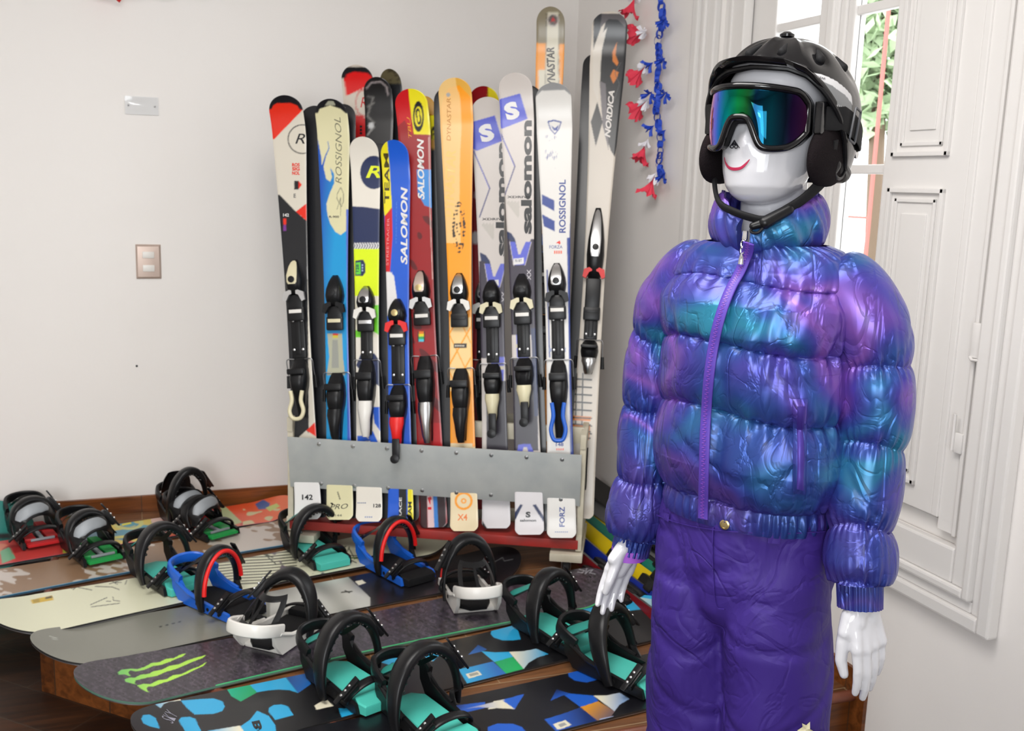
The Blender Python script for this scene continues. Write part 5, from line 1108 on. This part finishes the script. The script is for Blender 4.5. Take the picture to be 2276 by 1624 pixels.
# lettering on the white band and scratches on the black side
def surf_text(t,c,wv,hv,tree,off,bold=.02,bend=None):
    V_,F_=text2d(t,bold); vs=[];ok=True
    for q in V_:
        px=c[0]+q[0]*wv[0]+q[1]*hv[0]; py=c[1]+q[0]*wv[1]+q[1]*hv[1]+(bend or 0)*q[0]**2
        a,n=cast(tree,px,py,off); vs.append(a if a is not None else Vector((0,0,1.6)))
    return MB().add(vs,F_)
surf_text('SNOWGEAR',KH((1010,410))[0],(41,10),(1,-4.2),HT,.0012,.015).build('helmet_lettering','ink',helmet,False)
mb=MB()
for s in (((1165,655),(1180,700)),((1180,660),(1165,690)),((1185,665),(1200,720)),((1205,690),(1225,725)),((1220,665),(1215,720)),((1240,690),(1250,725)),((1190,720),(1188,745)),((1160,700),(1158,725))):
    a,_=cast(HT,*KH(s[0])[0],.001); b_,_=cast(HT,*KH(s[1])[0],.001)
    if a and b_: mb.tube([a,(a+b_)/2,b_],.0007,n=5)
mb.build('scratch','white_paper',helmet)
# visor
mb=MB(); vo=[];vi=[];vb=[]
for az in np.linspace(-68,68,61):
    e=elmin(az); p=hel(az,e+3,1.012); q=hel(az,e-1,1.0); k=max(0,math.cos(math.radians(az)*1.5))**.9 if abs(az)<80 else 0
    d=Vector((math.sin(math.radians(az))*.35,-1,.22)).normalized(); out=p+d*(.005+.036*k)+Vector((0,0,-.004*k))
    vo.append(p);vi.append(q); vb.append(out)
mb.grid(np.array([[list(a) for a in vo],[list((a*.4+b*.6)+Vector((0,0,.004))) for a,b in zip(vo,vb)],[list(b) for b in vb],[list(b+Vector((0,.002,-.006))) for b in vb],[list(a*.5+b*.5+Vector((0,0,-.004))) for a,b in zip(vi,vb)],[list(a+Vector((0,.01,0))) for a in vi]]))
mdl(mb,'visor','black_gloss',helmet)
# rubber rim along the face opening
MB().tube([hel(az,elmin(az)-1,1.006) for az in np.linspace(-180,180,120)],.0045,n=8).build('edge_trim','black_plastic',helmet)
MB().lathe([(.012,0),(.012,.004),(.006,.008)],18,M=Matrix.Translation(hel(10,84,1.0))).build('top_knob','black_gloss',helmet)
for az,el in ((22,50),(64,44),(100,40),(-22,50)):
    a=hel(az,el,.966); b_=hel(az+4,el+10,.972); MB().capsule(a,b_,.0075,.003).build('vent','black_matte',helmet)
# ear pads: padded flaps with a mesh oval
for s in (-1,1):
    P=[]
    for ph in np.linspace(.06,PI-.06,17):
        z=1.613+.050*math.cos(ph); wy=.072*math.sin(ph)**.8; yc=-.006+.010*math.cos(ph); row=[]
        for j in range(24):
            a=2*PI*j/24; row.append([s*(.094+.019*math.sin(ph)**.6*math.cos(a)),yc+wy*math.sin(a),z])
        P.append(row)
    mb=MB().grid(np.array(P),closed_u=True,cap=True); e_=mdl(mb,'ear_pad','fabric_black',helmet)
    mb=MB(); mb.grid(np.array([[[s*(.1125-.005+.0045*math.sqrt(max(0,1-r*r))),.008+.024*r*math.cos(a),1.607+.026*r*math.sin(a)] for a in np.linspace(0,2*PI,25)[:-1]] for r in np.linspace(1,.05,7)]),closed_u=True,cap=True)
    mdl(mb,'ear_mesh','black_matte',e_)
    MB().tube([Vector((s*(.1135-.005),.008+.028*math.cos(a),1.607+.030*math.sin(a))) for a in np.linspace(0,2*PI,33)],.0028,n=8).build('ear_piping','black_plastic',e_)
    MB().lathe([(.007,0),(.007,.003),(.002,.005)],14,M=Matrix.Translation(hel(s*118,-24,1.0))@rotm('Y',90*s)).build('rivet','silver',helmet)
# Y-straps and chin strap
st_=spline([(.100,-.006,1.600),(.096,-.022,1.575),(.078,-.048,1.545),(.055,-.074,1.522),(.038,-.094,1.508),(.012,-.106,1.512),(-.018,-.104,1.520),(-.048,-.088,1.530),(-.072,-.062,1.548),(-.090,-.035,1.578),(-.096,-.01,1.61)],60)
k=len(st_); cs=MB(); cs.ribbon([Vector(p) for p in st_],[Vector((0,0,1))+Vector((0,-.6,0))]*k,[np.interp(i/k,(0,.12,.2,.38,.45,1),(.020,.022,.017,.018,.013,.012)) for i in range(k)],[.006]*k,bulge=.3)
cst=mdl(cs,'chin_strap','black_matte',helmet)
mb=MB(); mb.capsule((.062,-.070,1.526),(.036,-.098,1.504),.0085,.0105); mb.capsule((.040,-.094,1.506),(.020,-.106,1.498),.0095,.006); mb.build('strap_buckle','black_plastic',cst)
MB().tube(spline([(.038,-.100,1.500),(.030,-.108,1.488),(.018,-.108,1.490),(.022,-.104,1.502)],14),.0025,n=6).build('strap_loop','black_plastic',cst)
for s in (-1,1):
    MB().ribbon(spline([(s*.112,.030,1.640),(s*.108,.010,1.610),(s*.100,-.006,1.585)],10),(0,1,.5),.014,.003).build('side_strap','black_matte',helmet)
    MB().ribbon(spline([(s*.113,-.028,1.635),(s*.108,-.020,1.610),(s*.100,-.010,1.585)],10),(0,1,-.4),.012,.003).build('side_strap','black_matte',helmet)
MB().capsule((.104,-.004,1.598),(.096,-.016,1.578),.011,.012).build('strap_divider','black_plastic',helmet)
# ---- goggles
def gp(th,z,k=1.,dz=0): 
    a=math.radians(th); return Vector((.0985*k*math.sin(a)-.006*math.cos(a),-.142*k*math.cos(a)+.012,z+dz))
def zt(th): t=abs(th+7.5)/64.5; return 1.713-.010*t**2-.016*max(0,(t-.82)/.18)**2
def zb_(th): t=abs(th+7.5)/64.5; return 1.622+.044*math.exp(-(th/15.5)**4)-.004*math.exp(-((abs(th)-30)/12)**2)+.024*max(0,(t-.72)/.28)**2
ths=np.linspace(-72,57,97)
m,N,Lk,b=nodes_mat('mirror_lens'); tc=N.new('ShaderNodeTexCoord'); sp=N.new('ShaderNodeSeparateXYZ'); Lk.new(tc.outputs['Object'],sp.inputs[0])
mr=N.new('ShaderNodeMapRange'); mr.inputs['From Min'].default_value=-.095; mr.inputs['From Max'].default_value=.095; Lk.new(sp.outputs['X'],mr.inputs['Value'])
cr=N.new('ShaderNodeValToRGB'); E_=cr.color_ramp.elements; E_[0].position=0; E_[0].color=(*sr(240,170,60),1); E_[1].position=1; E_[1].color=(*sr(50,10,22),1)
for p,c in ((.06,sr(236,130,90)),(.12,sr(220,90,190)),(.19,sr(110,80,225)),(.26,sr(30,110,210)),(.34,sr(10,150,160)),(.46,sr(20,150,80)),(.54,sr(30,100,50)),(.60,sr(12,40,66)),(.72,sr(18,80,100)),(.84,sr(30,16,50))): k_=E_.new(p); k_.color=(*c,1)  # lens tint bands, with reflected dark and teal stripes painted into the ramp
Lk.new(mr.outputs[0],cr.inputs[0]); Lk.new(cr.outputs[0],b.inputs['Base Color']); b.inputs['Metallic'].default_value=1; b.inputs['Roughness'].default_value=.045
mb=MB().grid(np.array([[list(gp(th,zb_(th)+(zt(th)-zb_(th))*t,1+.03*math.sin(PI*t))) for th in ths] for t in np.linspace(0,1,15)]))
gog=mdl(mb,'goggles','mirror_lens'); gog.name='goggles'
loop=[gp(th,zt(th)) for th in ths]+[gp(th,zb_(th)) for th in ths[::-1]]; loop.append(loop[0])
fr=MB().tube(loop,.0056,n=10,cap=False)
for sgn,zf in ((1,zt),(-1,zb_)): # skirt back to the face
    pass
ring=np.array([[list(p) for p in loop],[list(Vector((p.x*.965,p.y+.028,p.z+(.004 if i<97 else -.002)))) for i,p in enumerate(loop)],[list(Vector((p.x*.93,p.y+.038,p.z))) for i,p in enumerate(loop)]]); fr.grid(ring)
mdl(fr,'goggle_frame','black_gloss',gog)
MB().tube([Vector((p.x,p.y+.014,p.z-.004)) for p in [gp(th,zb_(th)) for th in np.linspace(-18,18,15)]],.006,n=8).build('nose_foam','black_matte',gog)
for s in (-1,1):
    MB().box((s*.094,-.045,1.668),(.014,.034,.050),bev=.004).build('strap_hinge','black_gloss',gog)
pts=[]
for az in np.concatenate([np.linspace(74,180,24),np.linspace(-180,-74,24)]):
    el=np.interp(abs(az),(74,110,180),(-1,-13,-12)); pts.append(hel(az,el,1.03))
pts=[Vector((.100,-.046,1.668)),Vector((.112,-.028,1.668))]+pts+[Vector((-.112,-.028,1.668)),Vector((-.100,-.046,1.668))]
mb=MB().ribbon(pts,(0,0,1),.036,.003); gs=mdl(mb,'goggle_strap','black_matte',gog)
c=hel(86,-5,1.06); T=(hel(94,-7,1.)-hel(80,-3,1.)).normalized(); o_=(c-HC); o_.z=0; o_.normalize(); U_=o_.cross(T).normalized()
mb=MB(); loop=[c+T*(.011*a)+U_*(.026*b_) for a,b_ in ((-1,-.9),(-.9,-1),(.9,-1),(1,-.9),(1,.9),(.9,1),(-.9,1),(-1,.9),(-1,-.9))]; mb.tube(loop,.0019,n=8,cap=False); mb.build('strap_slider',MATS.setdefault('grey_plastic',mat('grey_plastic',sr(66,68,72),.4)) and 'grey_plastic',gs)
# ---- puffer jacket
m,N,Lk,b=nodes_mat('iridescent_fabric'); tc=N.new('ShaderNodeTexCoord'); mp=N.new('ShaderNodeMapping'); mp.inputs['Scale'].default_value=(1,1,1.25); Lk.new(tc.outputs['Object'],mp.inputs['Vector'])
n1=N.new('ShaderNodeTexNoise'); n1.inputs['Scale'].default_value=5.2; n1.inputs['Detail'].default_value=1.6; n1.inputs['Distortion'].default_value=.6; Lk.new(mp.outputs[0],n1.inputs['Vector'])
r1=N.new('ShaderNodeValToRGB'); E_=r1.color_ramp.elements; E_[0].position=.32; E_[0].color=(*sr(34,124,150),1); E_[1].position=.70; E_[1].color=(*sr(40,62,142),1)
for p,c in ((.41,sr(42,74,146)),(.48,sr(66,58,150)),(.56,sr(122,78,166)),(.63,sr(72,62,154))): k_=E_.new(p); k_.color=(*c,1)
Lk.new(n1.outputs['Fac'],r1.inputs[0])
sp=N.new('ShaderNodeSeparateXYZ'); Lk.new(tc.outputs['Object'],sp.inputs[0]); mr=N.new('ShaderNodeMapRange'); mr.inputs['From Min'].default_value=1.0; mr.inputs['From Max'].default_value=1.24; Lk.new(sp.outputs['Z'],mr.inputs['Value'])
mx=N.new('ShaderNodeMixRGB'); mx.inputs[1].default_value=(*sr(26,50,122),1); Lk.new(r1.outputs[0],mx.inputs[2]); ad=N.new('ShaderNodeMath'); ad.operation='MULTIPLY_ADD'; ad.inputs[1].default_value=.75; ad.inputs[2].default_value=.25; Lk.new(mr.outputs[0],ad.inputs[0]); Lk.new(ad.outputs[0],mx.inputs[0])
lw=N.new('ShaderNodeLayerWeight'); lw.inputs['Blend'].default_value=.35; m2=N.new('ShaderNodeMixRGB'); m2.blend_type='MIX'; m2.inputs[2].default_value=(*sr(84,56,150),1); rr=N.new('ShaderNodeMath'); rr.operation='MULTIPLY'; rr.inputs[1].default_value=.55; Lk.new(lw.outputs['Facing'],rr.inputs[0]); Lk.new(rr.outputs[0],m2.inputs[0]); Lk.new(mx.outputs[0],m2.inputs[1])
Lk.new(m2.outputs[0],b.inputs['Base Color']); b.inputs['Metallic'].default_value=.38; b.inputs['Roughness'].default_value=.34; b.inputs['Coat Weight'].default_value=.35; b.inputs['Coat Roughness'].default_value=.28; b.inputs['Specular Tint'].default_value=(*sr(200,225,255),1)
def crease(scale,stretch,w,rotz=0):
    mp=N.new('ShaderNodeMapping'); mp.inputs['Scale'].default_value=stretch; mp.inputs['Rotation'].default_value=(0,rotz,rotz); Lk.new(tc.outputs['Object'],mp.inputs['Vector'])
    ds=N.new('ShaderNodeTexNoise'); ds.inputs['Scale'].default_value=scale; ds.inputs['Detail'].default_value=3; ds.inputs['Distortion'].default_value=1.; Lk.new(mp.outputs[0],ds.inputs['Vector'])
    a=N.new('ShaderNodeMath'); a.operation='SUBTRACT'; a.inputs[1].default_value=.5; Lk.new(ds.outputs['Fac'],a.inputs[0]); c=N.new('ShaderNodeMath'); c.operation='ABSOLUTE'; Lk.new(a.outputs[0],c.inputs[0])
    d=N.new('ShaderNodeMapRange'); d.inputs['From Min'].default_value=0; d.inputs['From Max'].default_value=w; Lk.new(c.outputs[0],d.inputs['Value']); return d
c1=crease(6,(1,1,.5),.05,.5); c2=crease(9,(1.2,1,.45),.04,-.7); c3=crease(18,(1,1,.8),.05,.2)
s1=N.new('ShaderNodeMath'); s1.operation='ADD'; Lk.new(c1.outputs[0],s1.inputs[0]); Lk.new(c2.outputs[0],s1.inputs[1]); s2=N.new('ShaderNodeMath'); s2.operation='MULTIPLY_ADD'; s2.inputs[1].default_value=.35; Lk.new(c3.outputs[0],s2.inputs[0]); Lk.new(s1.outputs[0],s2.inputs[2])
bp=N.new('ShaderNodeBump'); bp.inputs['Strength'].default_value=.65; bp.inputs['Distance'].default_value=.0022; Lk.new(s2.outputs[0],bp.inputs['Height']); Lk.new(bp.outputs[0],b.inputs['Normal'])
rn=np.random.RandomState(12)
def puff(z,seams,A):
    """outward swell between stitched seams; also distance to the nearest seam"""
    z=np.asarray(z,float); i=np.clip(np.searchsorted(seams,z)-1,0,len(seams)-2); s0=np.array(seams)[i]; s1_=np.array(seams)[i+1]; f=np.clip((z-s0)/(s1_-s0),0,1)
    return A*np.clip(1-np.abs(2*f-1)**2.4,0,1)**.55,np.minimum(z-s0,s1_-z)
def gathers(th,d,seed,amp,f=34):
    r=np.random.RandomState(seed); o=0
    for k_ in range(6): o=o+np.sin(th*r.uniform(f*.4,f*1.4)+r.uniform(0,6.3)+d*r.uniform(-50,50))
    return amp*o/2.4*np.exp(-np.abs(d)/.020)
def ridges(X,Y,Z,seed,s,amp):
    n_=noise3(X,Y,Z*.7,s,seed); return -amp*np.exp(-(n_/.18)**2)
zs=np.linspace(.994,1.468,300); th=np.linspace(0,2*PI,301)[:-1]; ZZ,TT=np.meshgrid(zs,th,indexing='ij')
Za=[.994,1.03,1.05,1.1,1.18,1.25,1.32,1.37,1.40,1.425,1.445,1.46,1.468]
aa=np.interp(ZZ,Za,[.146,.146,.150,.154,.154,.154,.157,.163,.160,.154,.143,.120,.098]); bb=np.interp(ZZ,Za,[.114,.114,.116,.118,.118,.120,.124,.120,.110,.098,.088,.080,.076]); yc=np.interp(ZZ,Za,[0,0,0,0,0,-.002,-.004,.0,.004,.008,.006,.0,-.004])
seams=[.985,1.034,1.186,1.300,1.402,1.475]
seamz=ZZ-.004*np.sin(TT*3+.6)-.010*np.exp(-((TT-4.2)/.5)**2)*(ZZ>1.1)
pf,dd=puff(seamz,seams,1.); Aamp=np.interp(ZZ,[1.0,1.034,1.04,1.1,1.25,1.38,1.41,1.45],[.004,.004,.020,.024,.017,.016,.012,.008]); dsp=pf*Aamp
dsp+=gathers(TT,dd,3,.0042)+ridges(aa*np.cos(TT),bb*np.sin(TT),ZZ,4,17,.0022)*pf+.0030*noise3(aa*np.cos(TT),bb*np.sin(TT),ZZ,14,9)
hm=ZZ<1.034; dsp[hm]=(.004+.0030*np.sin(TT*46+np.sin(TT*7)*2)*1.)[hm]*np.clip(1-((ZZ[hm]-1.012)/.024)**2,0.1,1)
e=2.35; cx_=np.sign(np.cos(TT))*np.abs(np.cos(TT))**(2/e); sx_=np.sign(np.sin(TT))*np.abs(np.sin(TT))**(2/e)
X=(aa+dsp)*cx_; Y=yc+(bb+dsp)*sx_
front=(np.sin(TT)<0); zg=np.exp(-(X/.016)**2)*front; Y=Y+zg*(.010*(ZZ>1.034))
jk=MB().grid(np.stack([X,Y,ZZ],-1),closed_u=True)
jk.grid(np.stack([np.stack([X[0]*.93,Y[0]*.93,ZZ[0]+.02],-1),np.stack([X[0],Y[0],ZZ[0]],-1)],0),closed_u=True)
def sleeve(A,seams,seed,mb,rtop=.064):
    ctr=[np.array(p) for p in A]; path=spline(ctr,260); path=np.array(path); L=len(path); T_=np.gradient(path,axis=0); T_/=np.linalg.norm(T_,axis=1)[:,None]
    z=path[:,2]; cuff=seams[0]; n=120; tt=np.linspace(0,2*PI,n+1)[:-1]; P=[]
    a0=np.array([0,-1.,0]); 
    ss=sorted(seams); pfz,ddz=puff(z,ss,1.)
    for i in range(L):
        T=T_[i]; a=a0-T*(a0@T); a/=np.linalg.norm(a); b_=np.cross(T,a)
        incuff=z[i]<ss[1]
        r=np.interp(z[i],[ss[0],ss[1]-.001,ss[1],1.05,1.2,1.34,1.40],[.0345,.0355,.043,.046,.049,.051,.052])*np.interp(i/L,(0,.04,.10),(.55,.85,1))
        zz_=z[i]+.006*np.sin(tt*2+seed); pf_,d_=puff(zz_,ss,1.)
        if incuff: q=.0016*np.sin(tt*26+seed+np.sin(tt*5))*1.+r
        else:
            q=r+pf_*.0145*np.interp(i/L,(0,.08),(0,1))+gathers(tt,d_,seed,.0036,22); x3=r*np.cos(tt)+seed; y3=r*np.sin(tt); q=q+ridges(x3,y3,np.full(n,z[i]),seed,20,.0024)*pf_+.003*noise3(x3,y3,np.full(n,z[i]),22,seed+1)
        P.append(path[i]+np.outer(np.cos(tt)*q,a)+np.outer(np.sin(tt)*q,b_))
    P=np.array(P); mb.grid(P,closed_u=True); 
    mb.grid(np.stack([P[-1],path[-1]+(P[-1]-path[-1])*.80+np.array([0,0,.015])],0),closed_u=True); mb.grid(np.stack([P[-1],P[-1]],0),closed_u=True)
    return P
ALs=[(.098,.008,1.408),(.135,.008,1.396),(.168,.010,1.362)]+AL[1:6]+[(.223,-.036,.893)]; ARs=[(-.098,.008,1.408),(-.135,.008,1.396),(-.165,.010,1.362)]+AR[1:6]+[(-.212,-.041,.873)]
sleeve(ALs,[.893,.934,1.018,1.156,1.285,1.46],5,jk); sleeve(ARs,[.873,.905,1.012,1.146,1.284,1.46],8,jk)
# collar
P=[];Q=[]; nn=150
for i,t in enumerate(np.linspace(0,1,34)):
    row=[];r2=[]
    for j in range(nn):
        a=-PI/2+math.radians(7)+(2*PI-math.radians(14))*j/(nn-1); fr_=math.exp(-(min(j,nn-1-j)/(nn*.10))**2); ztop=1.548-.040*fr_+.006*math.sin(a*2.); z0=1.438; z=z0+(ztop-z0)*t
        ra=.082+.016*math.sin(PI*min(1,max(0,(t-.25)/.75)))**.6-.006*t+.004*(1-t)+.0030*math.sin(a*9+t*5)*t*(1-t)*4+.0018*math.sin(a*23+t*11)
        lean=-.010*t; row.append([ra*1.03*math.cos(a),lean+.0+ra*.96*math.sin(a),z]); ri=ra-.020*math.sin(PI*min(1,t*.98+.02))**.5 if t<1 else ra
        r2.append([ri*1.03*math.cos(a),lean+ri*.96*math.sin(a),z-.002])
    P.append(row);Q.append(r2)
P=np.array(P);Q=np.array(Q); jk.grid(P); jk.grid(Q,flip=True); jk.grid(np.stack([P[-1],(P[-1]+Q[-1])/2+[0,0,.004],Q[-1]],0)); 
for c_ in (0,-1): jk.grid(np.stack([P[:,c_],Q[:,c_]],0))
jacket=mdl(jk,'jacket','iridescent_fabric',ang=75); JT=bvh(jk)
# zipper down the front
zp=[(1650,522),(1668,548),(1652,600),(1628,640),(1604,700),(1588,770),(1578,850),(1572,930),(1569,1010),(1567,1090),(1566,1150)]
pts=[];nrs=[]
for p in spline([(*q,0) for q in zp],80):
    a,n=cast(JT,p[0],p[1],.0035)
    if a is not None and a.y<-.055: pts.append(a); nrs.append(n)
# relax so the tape bridges small folds
pp=np.array([list(p) for p in pts]); 
for _ in range(12): pp[1:-1]=(pp[:-2]+pp[2:]+2*pp[1:-1])/4
pts=[Vector(p)+Vector((-.10,-1,0)).normalized()*.0035 for p in pp]; side=[]
for i in range(len(pts)): side.append(Vector((1,-.05,0)))
mat('zip_tape',sr(84,60,158),.45,spec=.3)
zt_=MB().ribbon(pts,side,.019,.003,bulge=.3); ztape=mdl(zt_,'zipper_tape','zip_tape',jacket)
tm=MB(); dense=spline([list(p) for p in pts],300)
for i in range(0,300,2):
    p=Vector(dense[i])+Vector((-.06,-1,0)).normalized()*.0022; T=(Vector(dense[i+1])-Vector(dense[i])).normalized(); S=Vector((1,0,0)); S=(S-T*S.dot(T)).normalized(); N_=S.cross(T)
    tm.box(p+S*(.0012 if i%4 else -.0012),(.0046,.0014,.0014),M=frame(S,T,N_,(0,0,0)))
tm.build('zipper_teeth',MATS.setdefault('zip_purple',mat('zip_purple',sr(120,70,165),.3)) and 'zip_purple',ztape,False)
z0,_=cast(JT,1645,522,.010); z0=z0 or Vector((0,-.1,1.49))
zq=MB(); o_=Vector((-.10,-1,0)).normalized()
zq.box(z0+Vector((0,0,.000)),(.009,.007,.016),bev=.002)
for k_ in range(2): zq.tube([z0+o_*.006+Vector((.003*math.cos(a),0,-.014-.010*k_+.006*math.sin(a))) for a in np.linspace(0,2*PI,13)],.0011,n=6,cap=False)
zq.tube([z0+o_*.007+Vector((0,0,-.028-x)) for x in (0,.004,.010,.018,.022)],[.0015,.003,.0045,.0052,.002],n=12); zq.build('zip_pull','chrome',jacket)
# welt pocket
pk=[]; mbp=MB()
cn=[(1761,886),(1794,886),(1790,1098),(1762,1094)]
def welt(q,off,th_,m,name,par):
    rows=[]
    for t in np.linspace(0,1,40):
        row=[]
        for s in np.linspace(0,1,7):
            px=(q[0][0]*(1-s)+q[1][0]*s)*(1-t)+(q[3][0]*(1-s)+q[2][0]*s)*t; py=(q[0][1]*(1-s)+q[1][1]*s)*(1-t)+(q[3][1]*(1-s)+q[2][1]*s)*t
            a,n=cast(JT,px,py,off+th_*(1-abs(2*s-1)**4)*(1-abs(2*t-1)**16)); row.append(list(a) if a else rows[-1][0] if rows else [0,0,1])
        rows.append(row)
    R_=np.array(rows)
    for _ in range(10): R_[1:-1]=(R_[:-2]+2*R_[1:-1]+R_[2:])/4
    return MB().grid(R_).build(name,m,par,True,60)
wl_=welt(cn,.003,.006,'iridescent_fabric','pocket_welt',jacket); welt([(1770,900),(1786,900),(1783,1085),(1769,1082)],.009,.002,MATS.setdefault('pocket_fabric',mat('pocket_fabric',sr(66,48,140),.4,.4)) and 'pocket_fabric','pocket_flap',wl_)
# purple inner cuff
MB().lathe([(.0325,0),(.033,.02)],30,M=Matrix.Translation((-.2125,-.043,.866))).build('cuff_lining','purple_lining',jacket)
# ---- ski trousers
m=mat('purple_nylon',sr(56,37,118),.55,spec=.22); N=m.node_tree.nodes; Lk=m.node_tree.links; b=N['Principled BSDF']; pass
tc=N.new('ShaderNodeTexCoord'); mp=N.new('ShaderNodeMapping'); mp.inputs['Scale'].default_value=(1,1,.45); Lk.new(tc.outputs['Object'],mp.inputs['Vector']); n1=N.new('ShaderNodeTexNoise'); n1.inputs['Scale'].default_value=13; n1.inputs['Detail'].default_value=4; n1.inputs['Distortion'].default_value=1.2; Lk.new(mp.outputs[0],n1.inputs['Vector'])
q1=crease(7,(1,1,1.1),.07,.6); q2=crease(10,(1.1,1,.9),.06,-.5); ad=N.new('ShaderNodeMath'); ad.operation='MULTIPLY_ADD'; ad.inputs[1].default_value=.7; Lk.new(q2.outputs[0],ad.inputs[0]); Lk.new(q1.outputs[0],ad.inputs[2]); ad2=N.new('ShaderNodeMath'); ad2.operation='MULTIPLY_ADD'; ad2.inputs[1].default_value=2.2; Lk.new(n1.outputs['Fac'],ad2.inputs[0]); Lk.new(ad.outputs[0],ad2.inputs[2])
bp=N.new('ShaderNodeBump'); bp.inputs['Strength'].default_value=.75; bp.inputs['Distance'].default_value=.0020; Lk.new(ad2.outputs[0],bp.inputs['Height']); Lk.new(bp.outputs[0],b.inputs['Normal'])
tz=np.linspace(.06,1.035,260); tb=MB()
def leg(s):
    P=[]
    for z in tz[tz<.87]:
        a=np.interp(z,(.06,.2,.45,.6,.72,.80,.87),(.108,.103,.096,.094,.094,.092,.084)); b_=np.interp(z,(.06,.2,.45,.6,.72,.80,.87),(.118,.112,.102,.104,.112,.118,.112)); xc=s*np.interp(z,(.06,.45,.72,.87),(.084,.080,.076,.074)); yc_=np.interp(z,(.06,.45,.8),(.02,.01,.0)); row=[]
        for t in np.linspace(0,2*PI,97)[:-1]:
            q=.0045*noise3(np.array(a*math.cos(t)*1.+s*3),np.array(a*math.sin(t)),np.array(z*.55),19,33)+.003*noise3(np.array(math.cos(t)*a+s),np.array(math.sin(t)*a),np.array(z),38,35)-.009*math.exp(-(noise3(np.array(a*math.cos(t)+s),np.array(a*math.sin(t)),np.array(z*1.1),17,77)/.24)**2)*.6
            row.append([xc+(a+q)*math.cos(t),yc_+(b_+q)*math.sin(t),z])
        P.append(row)
    tb.grid(np.array(P),closed_u=True,cap=True)
leg(-1); leg(1); P=[]
for z in tz[tz>.775]:
    a=np.interp(z,(.775,.80,.84,.90,.97,1.035),(.10,.135,.160,.163,.156,.142)); b_=np.interp(z,(.775,.80,.84,.90,.97,1.035),(.055,.085,.112,.120,.113,.108)); row=[]
    for t in np.linspace(0,2*PI,181)[:-1]:
        q=float(.0045*noise3(np.array(a*math.cos(t)),np.array(b_*math.sin(t)),np.array(z*.7),20,31)-.006*math.exp(-(noise3(np.array(a*math.cos(t)),np.array(b_*math.sin(t)),np.array(z*.8),15,70)/.22)**2)*np.interp(z,(.95,1.0),(1,0)))
        c_=math.cos(t); s_=math.sin(t); row.append([(a+q)*math.copysign(abs(c_)**.88,c_),(b_+q)*math.copysign(abs(s_)**.88,s_)-(.004*math.exp(-(a*c_/.02)**2) if s_<0 else 0),z])
    P.append(row)
tb.grid(np.array(P),closed_u=True,cap=True); TT_=bvh(tb)
tro=mdl(tb,'trousers','purple_nylon'); rm=tro.modifiers.new('fuse','REMESH'); rm.mode='VOXEL'; rm.voxel_size=.0045; rm.use_smooth_shade=True; sm=tro.modifiers.new('smooth','SMOOTH'); sm.iterations=7; sm.factor=.6
def on_tro(px,py,off=.002): a,n=cast(TT_,px,py,off); return a,n
def loopstrip(pts,w,name,m='purple_nylon',th_=.002):
    P=[];N0=[]
    for p in spline([(*q,0) for q in pts],16):
        a,n=on_tro(p[0],p[1],.003)
        if a is not None: P.append(a);N0.append(n)
    side=[N0[i].cross((P[min(i+1,len(P)-1)]-P[max(0,i-1)]).normalized()) for i in range(len(P))]
    return MB().ribbon(P,side,w,th_).build(name,m,tro)
loopstrip([(1722,1178),(1721,1190),(1720,1206)],.020,'belt_loop'); loopstrip([(1485,1140),(1484,1148),(1483,1156)],.018,'belt_loop')
loopstrip([(1588,1170),(1586,1220),(1588,1290),(1594,1345),(1612,1352)],.0022,'fly_seam',th_=.0028); 
loopstrip([(1430,1130),(1500,1158),(1590,1176),(1720,1184),(1830,1180)],.0018,'waist_seam',th_=.0028)
a,n=on_tro(1613,1164,.003)
MB().lathe([(.0085,0),(.0085,.003),(.006,.004),(.0055,.0032),(.001,.0034)],24,M=Matrix.Translation(a)@n.to_track_quat('Z','Y').to_matrix().to_4x4()).build('snap_button','gold',tro)
# pale star print low on the left leg
star=[(1778,1601),(1790,1610),(1798,1602),(1796,1616),(1806,1622),(1794,1627),(1790,1640),(1784,1626),(1770,1622),(1782,1614)]
v=[];
for q in star: a,n=on_tro(q[0],q[1],.0055); v.append(a if a else Vector((0,0,0)))
if all(p.length>.1 for p in v): MB().add(v+[sum(v,Vector())/len(v)],[(i,(i+1)%10,10) for i in range(10)]).build('star_print','cream_plastic',tro,False)
bpy.context.view_layer.update()
